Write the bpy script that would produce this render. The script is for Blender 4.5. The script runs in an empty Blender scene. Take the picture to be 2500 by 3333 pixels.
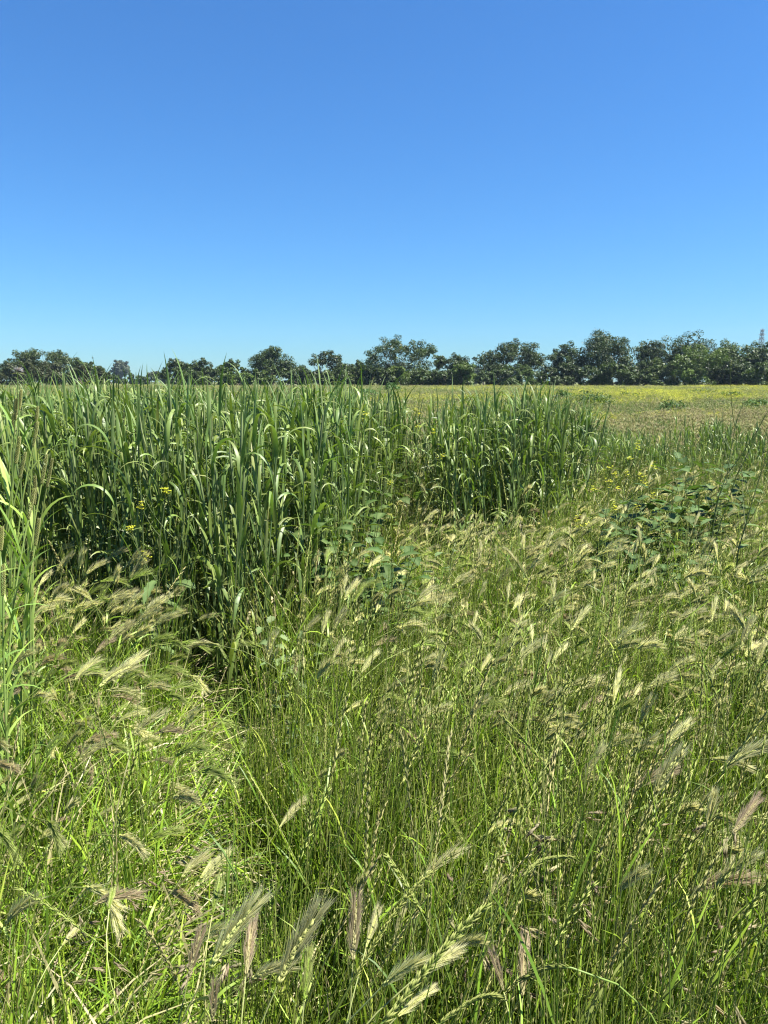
import bpy, math, random
import numpy as np

# ------------------------------------------------------------------ camera, sky, sun, exposure
scene = bpy.context.scene
R = math.radians
CAM_Z = 1.45
PITCH = math.atan(424.5 / 2425.0)
cam_data = bpy.data.cameras.new('camera')
cam_data.sensor_fit = 'VERTICAL'
cam_data.sensor_height = 36.0
cam_data.sensor_width = 27.0
cam_data.lens = 36.0 * 2425.0 / 3333.0
cam_data.clip_start = 0.02
cam_data.clip_end = 6000
cam = bpy.data.objects.new('camera', cam_data)
scene.collection.objects.link(cam)
cam.location = (0, 0, CAM_Z)
cam.rotation_euler = (math.pi / 2 - PITCH, 0, 0)
scene.camera = cam

SUN_EL, SUN_AZ = 60.0, 101.0          # azimuth clockwise from the view direction (+Y)
world = bpy.data.worlds.new('World')
scene.world = world
world.use_nodes = True
wn = world.node_tree.nodes
bg = wn['Background']
sky = wn.new('ShaderNodeTexSky')
sky.sky_type = 'NISHITA'
sky.sun_disc = False
sky.sun_elevation = R(SUN_EL)
sky.sun_rotation = R(SUN_AZ)
sky.altitude = 0
sky.air_density = 1.3
sky.dust_density = 0.0
sky.ozone_density = 10.0
wb = wn.new('ShaderNodeMix')                 # the camera's cool white balance of the sky
wb.data_type = 'RGBA'; wb.blend_type = 'MULTIPLY'
wb.inputs['Factor'].default_value = 1.0
wb.inputs['B'].default_value = (0.45, 0.75, 1.0, 1)
world.node_tree.links.new(sky.outputs[0], wb.inputs['A'])
world.node_tree.links.new(wb.outputs['Result'], bg.inputs[0])
bg.inputs[1].default_value = 0.05

sun_data = bpy.data.lights.new('sun', 'SUN')
sun_data.energy = 5.0
sun_data.angle = R(0.53)
sun_data.color = (1.0, 0.955, 0.88)
sun = bpy.data.objects.new('sun', sun_data)
scene.collection.objects.link(sun)
from mathutils import Vector
sd = Vector((math.cos(R(SUN_EL)) * math.sin(R(SUN_AZ)), math.cos(R(SUN_EL)) * math.cos(R(SUN_AZ)), math.sin(R(SUN_EL))))
sun.rotation_euler = (-sd).to_track_quat('-Z', 'Y').to_euler()

scene.view_settings.view_transform = 'Standard'
scene.view_settings.look = 'None'
scene.view_settings.gamma = 1.0
scene.view_settings.exposure = 1.72
scene.view_settings.use_curve_mapping = False
scene.render.engine = 'CYCLES'
scene.cycles.max_bounces = 4
scene.cycles.diffuse_bounces = 2
scene.cycles.glossy_bounces = 1
scene.cycles.transmission_bounces = 3
scene.cycles.pixel_filter_type = 'BLACKMAN_HARRIS'
scene.cycles.filter_width = 1.2
scene.cycles.use_denoising = True

rnd = random.Random(7)
rng = np.random.default_rng(11)
U = rnd.uniform
G = rnd.gauss

# ------------------------------------------------------------------ pixel of the photograph -> direction
FPX = 2425.0
CP, SP = math.cos(PITCH), math.sin(PITCH)

def ray(px, py):
    a, b = (px - 1250.0) / FPX, (1666.5 - py) / FPX
    return np.array((a, CP + SP * b, -SP + CP * b))

def at_z(px, py, z):
    d = ray(px, py)
    t = (z - CAM_Z) / d[2]
    return np.array((0, 0, CAM_Z)) + d * t

def at_y(px, py, y):
    d = ray(px, py)
    return np.array((0, 0, CAM_Z)) + d * (y / d[1])

# ------------------------------------------------------------------ mesh helpers
UPV = np.array((0.0, 0.0, 1.0))

def unit(v):
    v = np.asarray(v, float)
    n = np.linalg.norm(v)
    return v / n if n > 1e-9 else np.array((1.0, 0, 0))

def lerp(a, b, t):
    return tuple(a[i] + (b[i] - a[i]) * t for i in range(3))

class MB:
    def __init__(self):
        self.v, self.f, self.c = [], [], []

    def add(self, vs, fs, cs):
        o = len(self.v)
        self.v.extend([tuple(map(float, p)) for p in vs])
        self.c.extend(cs)
        self.f.extend([tuple(i + o for i in q) for q in fs])

    def join(self, other):
        self.add(other.v, other.f, other.c)

    def ribbon(self, pts, w, side, cols, fold=0.0):
        n = len(pts)
        vs, fs, cs = [], [], []
        for i in range(n):
            p, s = np.asarray(pts[i]), np.asarray(side[i])
            if fold:
                t = unit(np.asarray(pts[min(i + 1, n - 1)]) - np.asarray(pts[max(i - 1, 0)]))
                nn = np.cross(s, t)
                vs += [p - s * w[i] / 2, p - nn * fold * w[i], p + s * w[i] / 2]
                cs += [cols[i]] * 3
            else:
                vs += [p - s * w[i] / 2, p + s * w[i] / 2]
                cs += [cols[i]] * 2
        k = 3 if fold else 2
        for i in range(n - 1):
            for j in range(k - 1):
                a = i * k + j
                fs.append((a, a + 1, a + k + 1, a + k))
        self.add(vs, fs, cs)

    def tube(self, pts, r, cols, n=3):
        pts = [np.asarray(p, float) for p in pts]
        m = len(pts)
        vs, fs, cs = [], [], []
        ref = np.array((0.37, 0.93, 0.05))
        for i in range(m):
            t = unit(pts[min(i + 1, m - 1)] - pts[max(i - 1, 0)])
            a = unit(np.cross(t, ref))
            b = np.cross(t, a)
            for j in range(n):
                q = 2 * math.pi * j / n
                vs.append(pts[i] + (a * math.cos(q) + b * math.sin(q)) * r[i])
                cs.append(cols[i])
        for i in range(m - 1):
            for j in range(n):
                k = (j + 1) % n
                fs.append((i * n + j, i * n + k, (i + 1) * n + k, (i + 1) * n + j))
        self.add(vs, fs, cs)

    def lens(self, p, d, L, w, c0, c1, n=4, flat=0.6, at=0.42, ref=None):
        d = unit(d)
        ref = np.array((0.3, 0.8, 0.5)) if ref is None else ref
        a = unit(np.cross(d, ref))
        b = np.cross(d, a)
        p = np.asarray(p, float)
        vs = [p]
        cm = lerp(c0, c1, 0.4)
        cs = [c0]
        for j in range(n):
            q = 2 * math.pi * j / n
            vs.append(p + d * L * at + (a * math.cos(q) + b * math.sin(q) * flat) * w / 2)
            cs.append(cm)
        vs.append(p + d * L)
        cs.append(c1)
        fs = []
        for j in range(n):
            k = (j + 1) % n
            fs += [(0, 1 + k, 1 + j), (n + 1, 1 + j, 1 + k)]
        self.add(vs, fs, cs)

    def awn(self, p, d, L, w, c0, c1):
        d = unit(d)
        a = unit(np.cross(d, (G(0, 1), G(0, 1), G(0, 1))))
        p = np.asarray(p, float)
        self.add([p - a * w / 2, p + a * w / 2, p + d * L], [(0, 1, 2)], [c0, c0, c1])

    def mesh(self, name, mat, smooth=True):
        me = bpy.data.meshes.new(name)
        me.from_pydata(self.v, [], self.f)
        ca = me.color_attributes.new('Col', 'FLOAT_COLOR', 'POINT')
        arr = np.ones((len(self.v), 4), np.float32)
        arr[:, :3] = np.array(self.c, np.float32).reshape(-1, 3)
        ca.data.foreach_set('color', arr.ravel())
        if smooth:
            me.polygons.foreach_set('use_smooth', np.ones(len(self.f), bool))
        me.materials.append(mat)
        return me

def arc(p0, az, a0, a1, L, n=8, power=1.6, sway=0.0):
    """a stem or leaf line: its angle from the vertical goes from a0 to a1 along its length"""
    pts = [np.array(p0, float)]
    st = L / (n - 1)
    for i in range(1, n):
        t = (i - 0.5) / (n - 1)
        a = a0 + (a1 - a0) * t ** power
        z = az + sway * t
        pts.append(pts[-1] + st * np.array((math.sin(a) * math.cos(z), math.sin(a) * math.sin(z), math.cos(a))))
    return pts

def sides(pts, az, twist=0.0, tw0=0.0):
    out = []
    n = len(pts)
    for i in range(n):
        t = unit(np.asarray(pts[min(i + 1, n - 1)]) - np.asarray(pts[max(i - 1, 0)]))
        s = np.array((-math.sin(az), math.cos(az), 0.0))
        s = unit(s - t * np.dot(s, t))
        b = np.cross(t, s)
        q = tw0 + twist * i / (n - 1)
        out.append(s * math.cos(q) + b * math.sin(q))
    return out

def bez(p0, p1, p2, p3, n):
    p0, p1, p2, p3 = (np.asarray(p, float) for p in (p0, p1, p2, p3))
    return [p0 * (1 - t) ** 3 + p1 * 3 * t * (1 - t) ** 2 + p2 * 3 * t * t * (1 - t) + p3 * t ** 3 for t in np.linspace(0, 1, n)]

# ------------------------------------------------------------------ materials
def plant_material(name, trans=0.35, rough=0.5, spec=0.35, hue=0.035, val=0.35, tint=(1.0, 1.15, 0.45)):
    m = bpy.data.materials.new(name)
    m.use_nodes = True
    nt = m.node_tree
    N, L = nt.nodes, nt.links
    N.clear()
    out = N.new('ShaderNodeOutputMaterial')
    at = N.new('ShaderNodeAttribute'); at.attribute_name = 'Col'
    oi = N.new('ShaderNodeObjectInfo')
    hs = N.new('ShaderNodeHueSaturation')
    def ramp(src, lo, hi):
        mr = N.new('ShaderNodeMapRange')
        mr.inputs['To Min'].default_value = lo
        mr.inputs['To Max'].default_value = hi
        L.new(src, mr.inputs['Value'])
        return mr.outputs[0]
    fr = N.new('ShaderNodeMath'); fr.operation = 'MULTIPLY'; fr.inputs[1].default_value = 17.31
    L.new(oi.outputs['Random'], fr.inputs[0])
    f2 = N.new('ShaderNodeMath'); f2.operation = 'FRACT'
    L.new(fr.outputs[0], f2.inputs[0])
    L.new(ramp(oi.outputs['Random'], 0.5 - hue, 0.5 + 0.25 * hue), hs.inputs['Hue'])
    nz = N.new('ShaderNodeTexNoise'); nz.inputs['Scale'].default_value = 14.0; nz.inputs['Detail'].default_value = 3
    tc = N.new('ShaderNodeTexCoord')
    L.new(tc.outputs['Object'], nz.inputs['Vector'])
    mu = N.new('ShaderNodeMath'); mu.operation = 'MULTIPLY'
    L.new(ramp(f2.outputs[0], 1 - val, 1 + val), mu.inputs[0])
    L.new(ramp(nz.outputs['Fac'], 0.7, 1.3), mu.inputs[1])
    L.new(mu.outputs[0], hs.inputs['Value'])
    L.new(at.outputs['Color'], hs.inputs['Color'])
    pb = N.new('ShaderNodeBsdfPrincipled')
    pb.inputs['Roughness'].default_value = rough
    pb.inputs['Specular IOR Level'].default_value = spec
    L.new(hs.outputs[0], pb.inputs['Base Color'])
    if trans > 0:
        tb = N.new('ShaderNodeBsdfTranslucent')
        tm = N.new('ShaderNodeMix'); tm.data_type = 'RGBA'; tm.blend_type = 'MULTIPLY'
        tm.inputs['Factor'].default_value = 1.0
        L.new(hs.outputs[0], tm.inputs['A'])
        tm.inputs['B'].default_value = (*tint, 1)
        L.new(tm.outputs['Result'], tb.inputs['Color'])
        mx = N.new('ShaderNodeMixShader'); mx.inputs[0].default_value = trans
        L.new(pb.outputs[0], mx.inputs[1]); L.new(tb.outputs[0], mx.inputs[2])
        L.new(mx.outputs[0], out.inputs[0])
    else:
        L.new(pb.outputs[0], out.inputs[0])
    return m

M_grass = plant_material('grass_blade', 0.28, 0.45, 0.35, hue=0.015)
M_head = plant_material('seed_head', 0.55, 0.6, 0.2, hue=0.010, val=0.22, tint=(1.1, 1.05, 0.8))
M_cereal = plant_material('cereal_leaf', 0.28, 0.45, 0.4, hue=0.012, val=0.25)
M_weed = plant_material('weed_leaf', 0.3, 0.6, 0.2, hue=0.02, val=0.2)
M_petal = plant_material('yellow_petal', 0.35, 0.5, 0.2, hue=0.01, val=0.1, tint=(1, 1, 0.6))
M_tree = plant_material('tree_leaf', 0.22, 0.5, 0.3, hue=0.01, val=0.12)
M_bark = plant_material('bark', 0.0, 0.9, 0.1, hue=0.01, val=0.1)

def simple(name, col, rough=0.8, metal=0.0):
    m = bpy.data.materials.new(name)
    m.use_nodes = True
    b = m.node_tree.nodes['Principled BSDF']
    nz = m.node_tree.nodes.new('ShaderNodeTexNoise'); nz.inputs['Scale'].default_value = 6
    mr = m.node_tree.nodes.new('ShaderNodeMix'); mr.data_type = 'RGBA'
    mr.inputs['A'].default_value = (*[c * 0.8 for c in col], 1)
    mr.inputs['B'].default_value = (*[c * 1.15 for c in col], 1)
    m.node_tree.links.new(nz.outputs['Fac'], mr.inputs['Factor'])
    m.node_tree.links.new(mr.outputs['Result'], b.inputs['Base Color'])
    b.inputs['Roughness'].default_value = rough
    b.inputs['Metallic'].default_value = metal
    return m

M_wood = simple('weathered_wood', (0.16, 0.13, 0.11))
M_steel = simple('galvanised_steel', (0.13, 0.14, 0.15), 0.7, 0.0)
M_bird = simple('dark_feather', (0.03, 0.03, 0.035))

def ground_material():
    m = bpy.data.materials.new('field_soil')
    m.use_nodes = True
    N, L = m.node_tree.nodes, m.node_tree.links
    b = N['Principled BSDF']
    b.inputs['Roughness'].default_value = 0.95
    b.inputs['Specular IOR Level'].default_value = 0.1
    tc = N.new('ShaderNodeTexCoord')
    n1 = N.new('ShaderNodeTexNoise'); n1.inputs['Scale'].default_value = 9; n1.inputs['Detail'].default_value = 8
    n2 = N.new('ShaderNodeTexNoise'); n2.inputs['Scale'].default_value = 0.12; n2.inputs['Detail'].default_value = 5
    L.new(tc.outputs['Object'], n1.inputs['Vector']); L.new(tc.outputs['Object'], n2.inputs['Vector'])
    r1 = N.new('ShaderNodeValToRGB')
    r1.color_ramp.elements[0].position = 0.35; r1.color_ramp.elements[0].color = (0.055, 0.05, 0.022, 1)
    r1.color_ramp.elements[1].position = 0.7; r1.color_ramp.elements[1].color = (0.12, 0.14, 0.05, 1)
    L.new(n1.outputs['Fac'], r1.inputs[0])
    r2 = N.new('ShaderNodeValToRGB')
    r2.color_ramp.elements[0].position = 0.38; r2.color_ramp.elements[0].color = (0.7, 0.9, 0.6, 1)
    r2.color_ramp.elements[1].position = 0.62; r2.color_ramp.elements[1].color = (1.35, 1.2, 1.0, 1)
    L.new(n2.outputs['Fac'], r2.inputs[0])
    mx = N.new('ShaderNodeMix'); mx.data_type = 'RGBA'; mx.blend_type = 'MULTIPLY'; mx.inputs['Factor'].default_value = 1
    L.new(r1.outputs[0], mx.inputs['A']); L.new(r2.outputs[0], mx.inputs['B'])
    L.new(mx.outputs['Result'], b.inputs['Base Color'])
    bp = N.new('ShaderNodeBump'); bp.inputs['Strength'].default_value = 0.6; bp.inputs['Distance'].default_value = 0.04
    L.new(n1.outputs['Fac'], bp.inputs['Height']); L.new(bp.outputs[0], b.inputs['Normal'])
    return m

# ------------------------------------------------------------------ scene helpers
COL = scene.collection

def tag(o, label=None, cat=None, group=None, kind=None):
    if label: o['label'] = label
    if cat:
        o['category'] = cat
        if not kind: kind = 'thing'
    if group: o['group'] = group
    if kind: o['kind'] = kind
    return o

def obj(name, me, parent=None):
    o = bpy.data.objects.new(name, me)
    COL.objects.link(o)
    if parent is not None: o.parent = parent
    return o

def empty(name, loc, rot=(0, 0, 0), s=1.0):
    o = bpy.data.objects.new(name, None)
    o.empty_display_size = 0.1
    COL.objects.link(o)
    o.location = loc; o.rotation_euler = rot; o.scale = (s, s, s)
    return o

# a plant kind: parts is [(part name, mesh builder, material), ...]; a part given as a child is ('parent>child', ...)
class Kind:
    def __init__(self, name, parts):
        self.name = name
        self.parts = [(n, mb.mesh(n, mat)) for n, mb, mat in parts if len(mb.v)]
        self.raw = [(n, mb, mat) for n, mb, mat in parts if len(mb.v)]

    def place(self, loc, rot, s):
        r = empty(self.name, loc, rot, s)
        last = {}
        for n, me in self.parts:
            if '>' in n:
                pn, cn = n.split('>')
                obj(cn, me, last[pn])
            else:
                last[n] = obj(n, me, r)
        return r

    def proto(self, coll):
        """one joined mesh of the whole plant for masses that nobody could count"""
        mb = MB(); mats = []; idx = []
        for n, b, mat in self.raw:
            if mat not in mats: mats.append(mat)
            idx += [mats.index(mat)] * len(b.f)
            mb.join(b)
        me = mb.mesh(self.name + '_mass', mats[0])
        for m in mats[1:]: me.materials.append(m)
        me.polygons.foreach_set('material_index', idx)
        o = bpy.data.objects.new(self.name + '_mass', me)
        coll.objects.link(o)
        return o

def collection_of(kinds, name):
    c = bpy.data.collections.new(name)
    for k in kinds: k.proto(c)
    return c

def scatter(name, coll, pos, rot, scl, label, cat):
    """one mass of plants: points carrying a rotation and a size, a plant of the collection on each"""
    pos = np.asarray(pos, np.float32)
    n = len(pos)
    me = bpy.data.meshes.new(name)
    me.vertices.add(n)
    me.vertices.foreach_set('co', pos.ravel())
    a = me.attributes.new('rot', 'FLOAT_VECTOR', 'POINT'); a.data.foreach_set('vector', np.asarray(rot, np.float32).ravel())
    a = me.attributes.new('size', 'FLOAT_VECTOR', 'POINT')
    scl = np.asarray(scl, np.float32)
    if scl.ndim == 1: scl = np.repeat(scl[:, None], 3, 1)
    a.data.foreach_set('vector', scl.ravel())
    a = me.attributes.new('pick', 'INT', 'POINT')
    a.data.foreach_set('value', rng.integers(0, len(coll.objects), n).astype(np.int32))
    o = obj(name, me)
    tag(o, label, cat, kind='stuff')
    g = bpy.data.node_groups.new(name + '_nodes', 'GeometryNodeTree')
    g.interface.new_socket('Geometry', in_out='INPUT', socket_type='NodeSocketGeometry')
    g.interface.new_socket('Geometry', in_out='OUTPUT', socket_type='NodeSocketGeometry')
    N, L = g.nodes, g.links
    gi, go = N.new('NodeGroupInput'), N.new('NodeGroupOutput')
    ci = N.new('GeometryNodeCollectionInfo'); ci.inputs['Collection'].default_value = coll
    ci.inputs['Separate Children'].default_value = True; ci.inputs['Reset Children'].default_value = True
    ip = N.new('GeometryNodeInstanceOnPoints'); ip.inputs['Pick Instance'].default_value = True
    def attr(nm, t):
        q = N.new('GeometryNodeInputNamedAttribute'); q.data_type = t; q.inputs['Name'].default_value = nm
        return q.outputs['Attribute']
    er = N.new('FunctionNodeEulerToRotation')
    L.new(attr('rot', 'FLOAT_VECTOR'), er.inputs[0]); L.new(er.outputs[0], ip.inputs['Rotation'])
    L.new(attr('size', 'FLOAT_VECTOR'), ip.inputs['Scale'])
    L.new(attr('pick', 'INT'), ip.inputs['Instance Index'])
    L.new(gi.outputs[0], ip.inputs['Points']); L.new(ci.outputs[0], ip.inputs['Instance'])
    L.new(ip.outputs[0], go.inputs[0])
    md = o.modifiers.new('plants', 'NODES'); md.node_group = g
    return o

def pts_in_view(y0, y1, density, margin=1.0, slope=0.53):
    """random ground points of the wedge the camera sees, with a margin to either side"""
    n = int(density * ((slope * (y1 ** 2 - y0 ** 2)) + 2 * margin * (y1 - y0)))
    out = []
    ys = rng.uniform(y0, y1, n * 3); hw = slope * ys + margin
    keep = rng.uniform(0, slope * y1 + margin, n * 3) < hw
    ys, hw = ys[keep][:n], hw[keep][:n]
    xs = rng.uniform(-1, 1, len(ys)) * hw
    return np.stack([xs, ys], 1)

_nz = [(rng.uniform(-1, 1, 2), rng.uniform(0, 6.28)) for _ in range(24)]
def patch(xy, scale, seed=0):
    """smooth value noise about 0..1 over the ground"""
    v = np.zeros(len(xy))
    for k in range(6):
        d, ph = _nz[(k + seed * 5) % 24]
        d = d / np.linalg.norm(d)
        f = (0.6 + 0.35 * k) / scale
        v += np.sin((xy @ d) * f * 6.28 + ph + 1.7 * np.sin((xy @ d[::-1]) * f * 3.1 + seed))
    return 0.5 + v / 7.0

# ------------------------------------------------------------------ the ground
def build_ground():
    mb = MB()
    xs = np.unique(np.concatenate([np.linspace(-2500, -40, 12), np.linspace(-40, 40, 60), np.linspace(40, 2500, 12)]))
    ys = np.unique(np.concatenate([np.linspace(-200, -2, 6), np.linspace(-2, 30, 50), np.linspace(30, 200, 30), np.linspace(200, 3000, 10)]))
    for y in ys:
        for x in xs:
            z = -0.02 * abs(math.sin(x * 1.9 + 0.4 * math.sin(y))) if abs(x) < 39 and y < 29 else 0.0
            mb.v.append((x, y, z)); mb.c.append((0.1, 0.1, 0.05))
    nx = len(xs)
    for j in range(len(ys) - 1):
        for i in range(nx - 1):
            a = j * nx + i
            mb.f.append((a, a + 1, a + nx + 1, a + nx))
    o = obj('ground', mb.mesh('ground', ground_material()))
    tag(o, 'dark soil of the flat overgrown field under the grass', 'ground', kind='structure')
build_ground()

# ------------------------------------------------------------------ trees
def crown_leaves(mb_v, mb_f, mb_c, c, r, n, size, col, flat=0.75):
    d = rng.normal(size=(n, 3)); d /= np.linalg.norm(d, axis=1)[:, None]
    rad = r * rng.uniform(0.25, 1.0, n) ** 0.6
    p = c + d * rad[:, None] * np.array((1, 1, flat))
    nrm = d * 0.7 + rng.normal(size=(n, 3)) * 0.6 + np.array((0, 0, 0.5))
    nrm /= np.linalg.norm(nrm, axis=1)[:, None]
    a = np.cross(nrm, rng.normal(size=(n, 3))); a /= np.linalg.norm(a, axis=1)[:, None]
    b = np.cross(nrm, a)
    s = (size * rng.uniform(0.6, 1.35, n))[:, None]
    q = np.stack([p - a * s, p + b * s * 0.55, p + a * s, p - b * s * 0.55], 1) + nrm[:, None, :] * (s[:, None] * np.array((0, .18, 0, .18))[None, :, None])
    o = sum(len(x) for x in mb_v)
    mb_v.append(q.reshape(-1, 3))
    mb_f.append(np.arange(o, o + 4 * n).reshape(-1, 4))
    cc = np.asarray(col) * rng.uniform(0.75, 1.25, (n, 1)) * rng.uniform(0.85, 1.15)
    mb_c.append(np.repeat(cc, 4, 0))

def big_mesh(name, V, F, C, mat):
    V, F, C = np.concatenate(V), np.concatenate(F), np.concatenate(C)
    me = bpy.data.meshes.new(name)
    me.vertices.add(len(V)); me.vertices.foreach_set('co', V.astype(np.float32).ravel())
    me.loops.add(F.size); me.loops.foreach_set('vertex_index', F.astype(np.int32).ravel())
    me.polygons.add(len(F)); me.polygons.foreach_set('loop_start', np.arange(0, F.size, 4, dtype=np.int32))
    me.update()
    ca = me.color_attributes.new('Col', 'FLOAT_COLOR', 'POINT')
    ca.data.foreach_set('color', np.concatenate([C, np.ones((len(C), 1))], 1).astype(np.float32).ravel())
    me.materials.append(mat)
    return me

def tree(name, label, x0, x1, ytop, Y, col, group='trees at the far edge of the field', cat='tree', bottom=0.3, clumps=52, leaves=105,
         open_=0.0, size=0.0, lift=0.0):
    s = Y / FPX / CP
    P = at_y((x0 + x1) / 2, ytop, Y)
    H = P[2]; W = (at_y(x1, 1242, Y)[0] - at_y(x0, 1242, Y)[0]) * 1.2
    root = empty(name, (P[0], Y, 0))
    tag(root, label, cat, group)
    zc = H * (bottom + 1) / 2; rz = H * (1 - bottom) / 2
    nl = max(4, int(clumps / 9))
    lobes = []
    for i in range(nl):
        lr = rng.uniform(.27, .38) * min(W, 1.9 * rz) * (1 if i else 1.05)
        lx = 0 if nl < 2 else (-1 + 2 * (i + .5) / nl + rng.uniform(-.15, .15)) * (W / 2 - lr * .85)
        top = H * (1 - .22 * abs(lx) / (W / 2) * rng.uniform(.4, 1.6) - rng.uniform(0, .10))
        lobes.append((np.array((lx, rng.uniform(-.25, .25) * W, min(top, H) - lr * .8)), lr))
    for i in range(nl + 2):                                       # lower boughs
        lr = rng.uniform(.26, .38) * min(W, 1.9 * rz)
        lobes.append((np.array((rng.uniform(-1, 1) * (W / 2 - lr * .8), rng.uniform(-.3, .3) * W, H * bottom + lr * rng.uniform(.5, 1.6))), lr))
    k = max(range(nl), key=lambda i: lobes[i][0][2] + .8 * lobes[i][1])
    lobes[k][0][2] = H - .8 * lobes[k][1]
    cs = []
    tries = 0
    while len(cs) < clumps * 1.9 and tries < 5000:
        tries += 1
        c, lr = lobes[rng.integers(len(lobes))]
        d = unit(rng.normal(size=3))
        rr = rng.uniform(.2, .8) if rng.random() < .35 else rng.uniform(.7, .9)
        p = c + d * lr * rr * np.array((1, 1, .8))
        rc = lr * rng.uniform(.26, .42)
        if p[2] < rc * .7: continue
        if p[2] + rc * .75 > H: p[2] = H - rc * .75
        if all(np.linalg.norm(p - q[0]) > .45 * (rc + q[1]) / 2 * (1 + open_) for q in cs): cs.append((p, rc))
    V, F, C = [], [], []
    sz = size or 0.15
    for c, lr in lobes:
        crown_leaves(V, F, C, c, lr * .62, 110 if open_ < .2 else 45, sz * 1.8, np.array(col) * .9, .8)
    for p, rc in cs:
        tone = rng.uniform(0.8, 1.2)
        crown_leaves(V, F, C, p, rc, leaves, sz, np.array(col) * tone)
    obj('crown', big_mesh('crown', V, F, C, M_tree), root)
    tb = MB()
    bark = (0.11, 0.095, 0.075)
    fork = np.array((rng.uniform(-.3, .3), rng.uniform(-.2, .2), H * max(0.16, bottom * 0.75)))
    r0 = 0.028 * H
    tb.tube([(0, 0, -0.1), (0.02 * H * rng.uniform(-1, 1), 0, fork[2] * 0.5), fork], [r0 * 1.35, r0, r0 * 0.95], [bark] * 3, 7)
    for p, rc in sorted(cs, key=lambda q: -q[1])[:14]:
        m1 = fork * 0.5 + p * 0.5 + np.array((0, 0, -0.06 * H)) + rng.normal(size=3) * 0.03 * H
        m0 = fork * 0.8 + m1 * 0.2 + np.array((0, 0, 0.02 * H))
        tb.tube([fork - np.array((0, 0, 0.02 * H)), m0, m1, p], [r0 * 0.6, r0 * 0.45, r0 * 0.26, r0 * 0.07], [bark] * 4, 5)
    obj('trunk', tb.mesh('trunk', M_bark), root)
    return root

OAK = (0.044, 0.070, 0.018)
OLIVE = (0.060, 0.092, 0.021)
LIME = (0.085, 0.132, 0.024)
RUSS = (0.050, 0.060, 0.022)
HAZE_PALE = (0.075, 0.095, 0.055)  # leaf colour of the distant trees, with the fading of far haze painted in

TREES = [  # x left, x right, top y, distance, colour, label, bottom, clumps, openness
    (-40, 66, 1163, 172, OAK, 'dark oak cut by the frame edge beside the broad domed oak', .2, 42, .1),
    (58, 222, 1122, 170, OAK, 'broad domed dark oak standing above russet bushes', .22, 70, 0),
    (212, 305, 1162, 165, OLIVE, 'olive oak with a sloping crown just beside the broad domed oak', .12, 40, 0),
    (280, 352, 1184, 178, OAK, 'low rounded dark tree next to the faint grey tree', .12, 34, 0),
    (534, 622, 1157, 168, OAK, 'rounded dark tree at the start of the low tree line beside the sky gap', .1, 44, 0),
    (606, 706, 1163, 172, OAK, 'dark tree with a knobbly top second in the low tree line', .1, 44, 0),
    (690, 812, 1166, 164, OLIVE, 'olive tree with paler lower boughs in the low tree line', .1, 50, 0),
    (815, 955, 1124, 162, OAK, 'tall twin-topped dark oak rising over the low tree line', .15, 60, .05),
    (940, 1002, 1180, 176, OAK, 'small dark tree in the dip beside the twin-topped oak', .1, 28, 0),
    (1008, 1134, 1137, 164, OAK, 'square-topped dark oak standing alone behind the tall cereal tips', .2, 46, .12),
    (1140, 1205, 1170, 162, OLIVE, 'small olive tree tucked against the largest spreading oak', .08, 30, 0),
    (1185, 1425, 1086, 152, OAK, 'largest spreading oak with bare limbs showing through gaps', .16, 84, .2),
    (1405, 1466, 1151, 156, OAK, 'narrow dark tree against the flank of the largest oak', .1, 28, 0),
    (1450, 1538, 1143, 154, OAK, 'pointed dark tree left of the gap with the pole', .08, 38, 0),
    (1566, 1776, 1096, 150, OAK, 'rounded oak with sky showing under its crown beside the pole', .18, 72, .1),
    (1780, 1905, 1107, 148, OAK, 'airy oak with sky holes between the rounded oak and the tallest oak',   .14, 52, .2),
    (1890, 2074, 1062, 146, OAK, 'tallest oak with a two-peaked crown', .15, 74, .12),
    (2060, 2165, 1093, 148, OAK, 'shorter oak filling the dip beside the tallest oak', .1, 48, .1),
    (2150, 2325, 1074, 146, OAK, 'wide dark oak rising behind the bright green shrub', .12, 70, .05),
    (2310, 2420, 1097, 144, OLIVE, 'flat-topped olive oak right of the bright green shrub', .08, 56, 0),
    (2405, 2540, 1100, 144, OAK, 'dark oak under the lattice tower at the frame edge', .08, 56, 0),
    (2525, 2700, 1090, 144, OAK, 'dark oak beyond the frame edge', .1, 50, 0),
]
for x0, x1, yt, Y, col, lab, bo, cl, op in TREES[:-1]:
    tree('oak_tree', lab, x0, x1, yt, Y, col, bottom=bo, clumps=cl, open_=op)
tree('distant_tree', 'faint grey-green distant tree seen in the gap of the tree line', 357, 420, 1168, 560, HAZE_PALE, clumps=40, bottom=.2, leaves=80, size=.55)
tree('distant_tree', 'pale distant tree low in the gap beside the pole', 1528, 1566, 1190, 480, HAZE_PALE, clumps=26, bottom=.1, leaves=80, size=.5)
tree('distant_tree', 'low dark distant tree at the foot of the wide sky gap', 470, 545, 1205, 430, HAZE_PALE, clumps=30, bottom=.05, leaves=80, size=.45)

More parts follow.
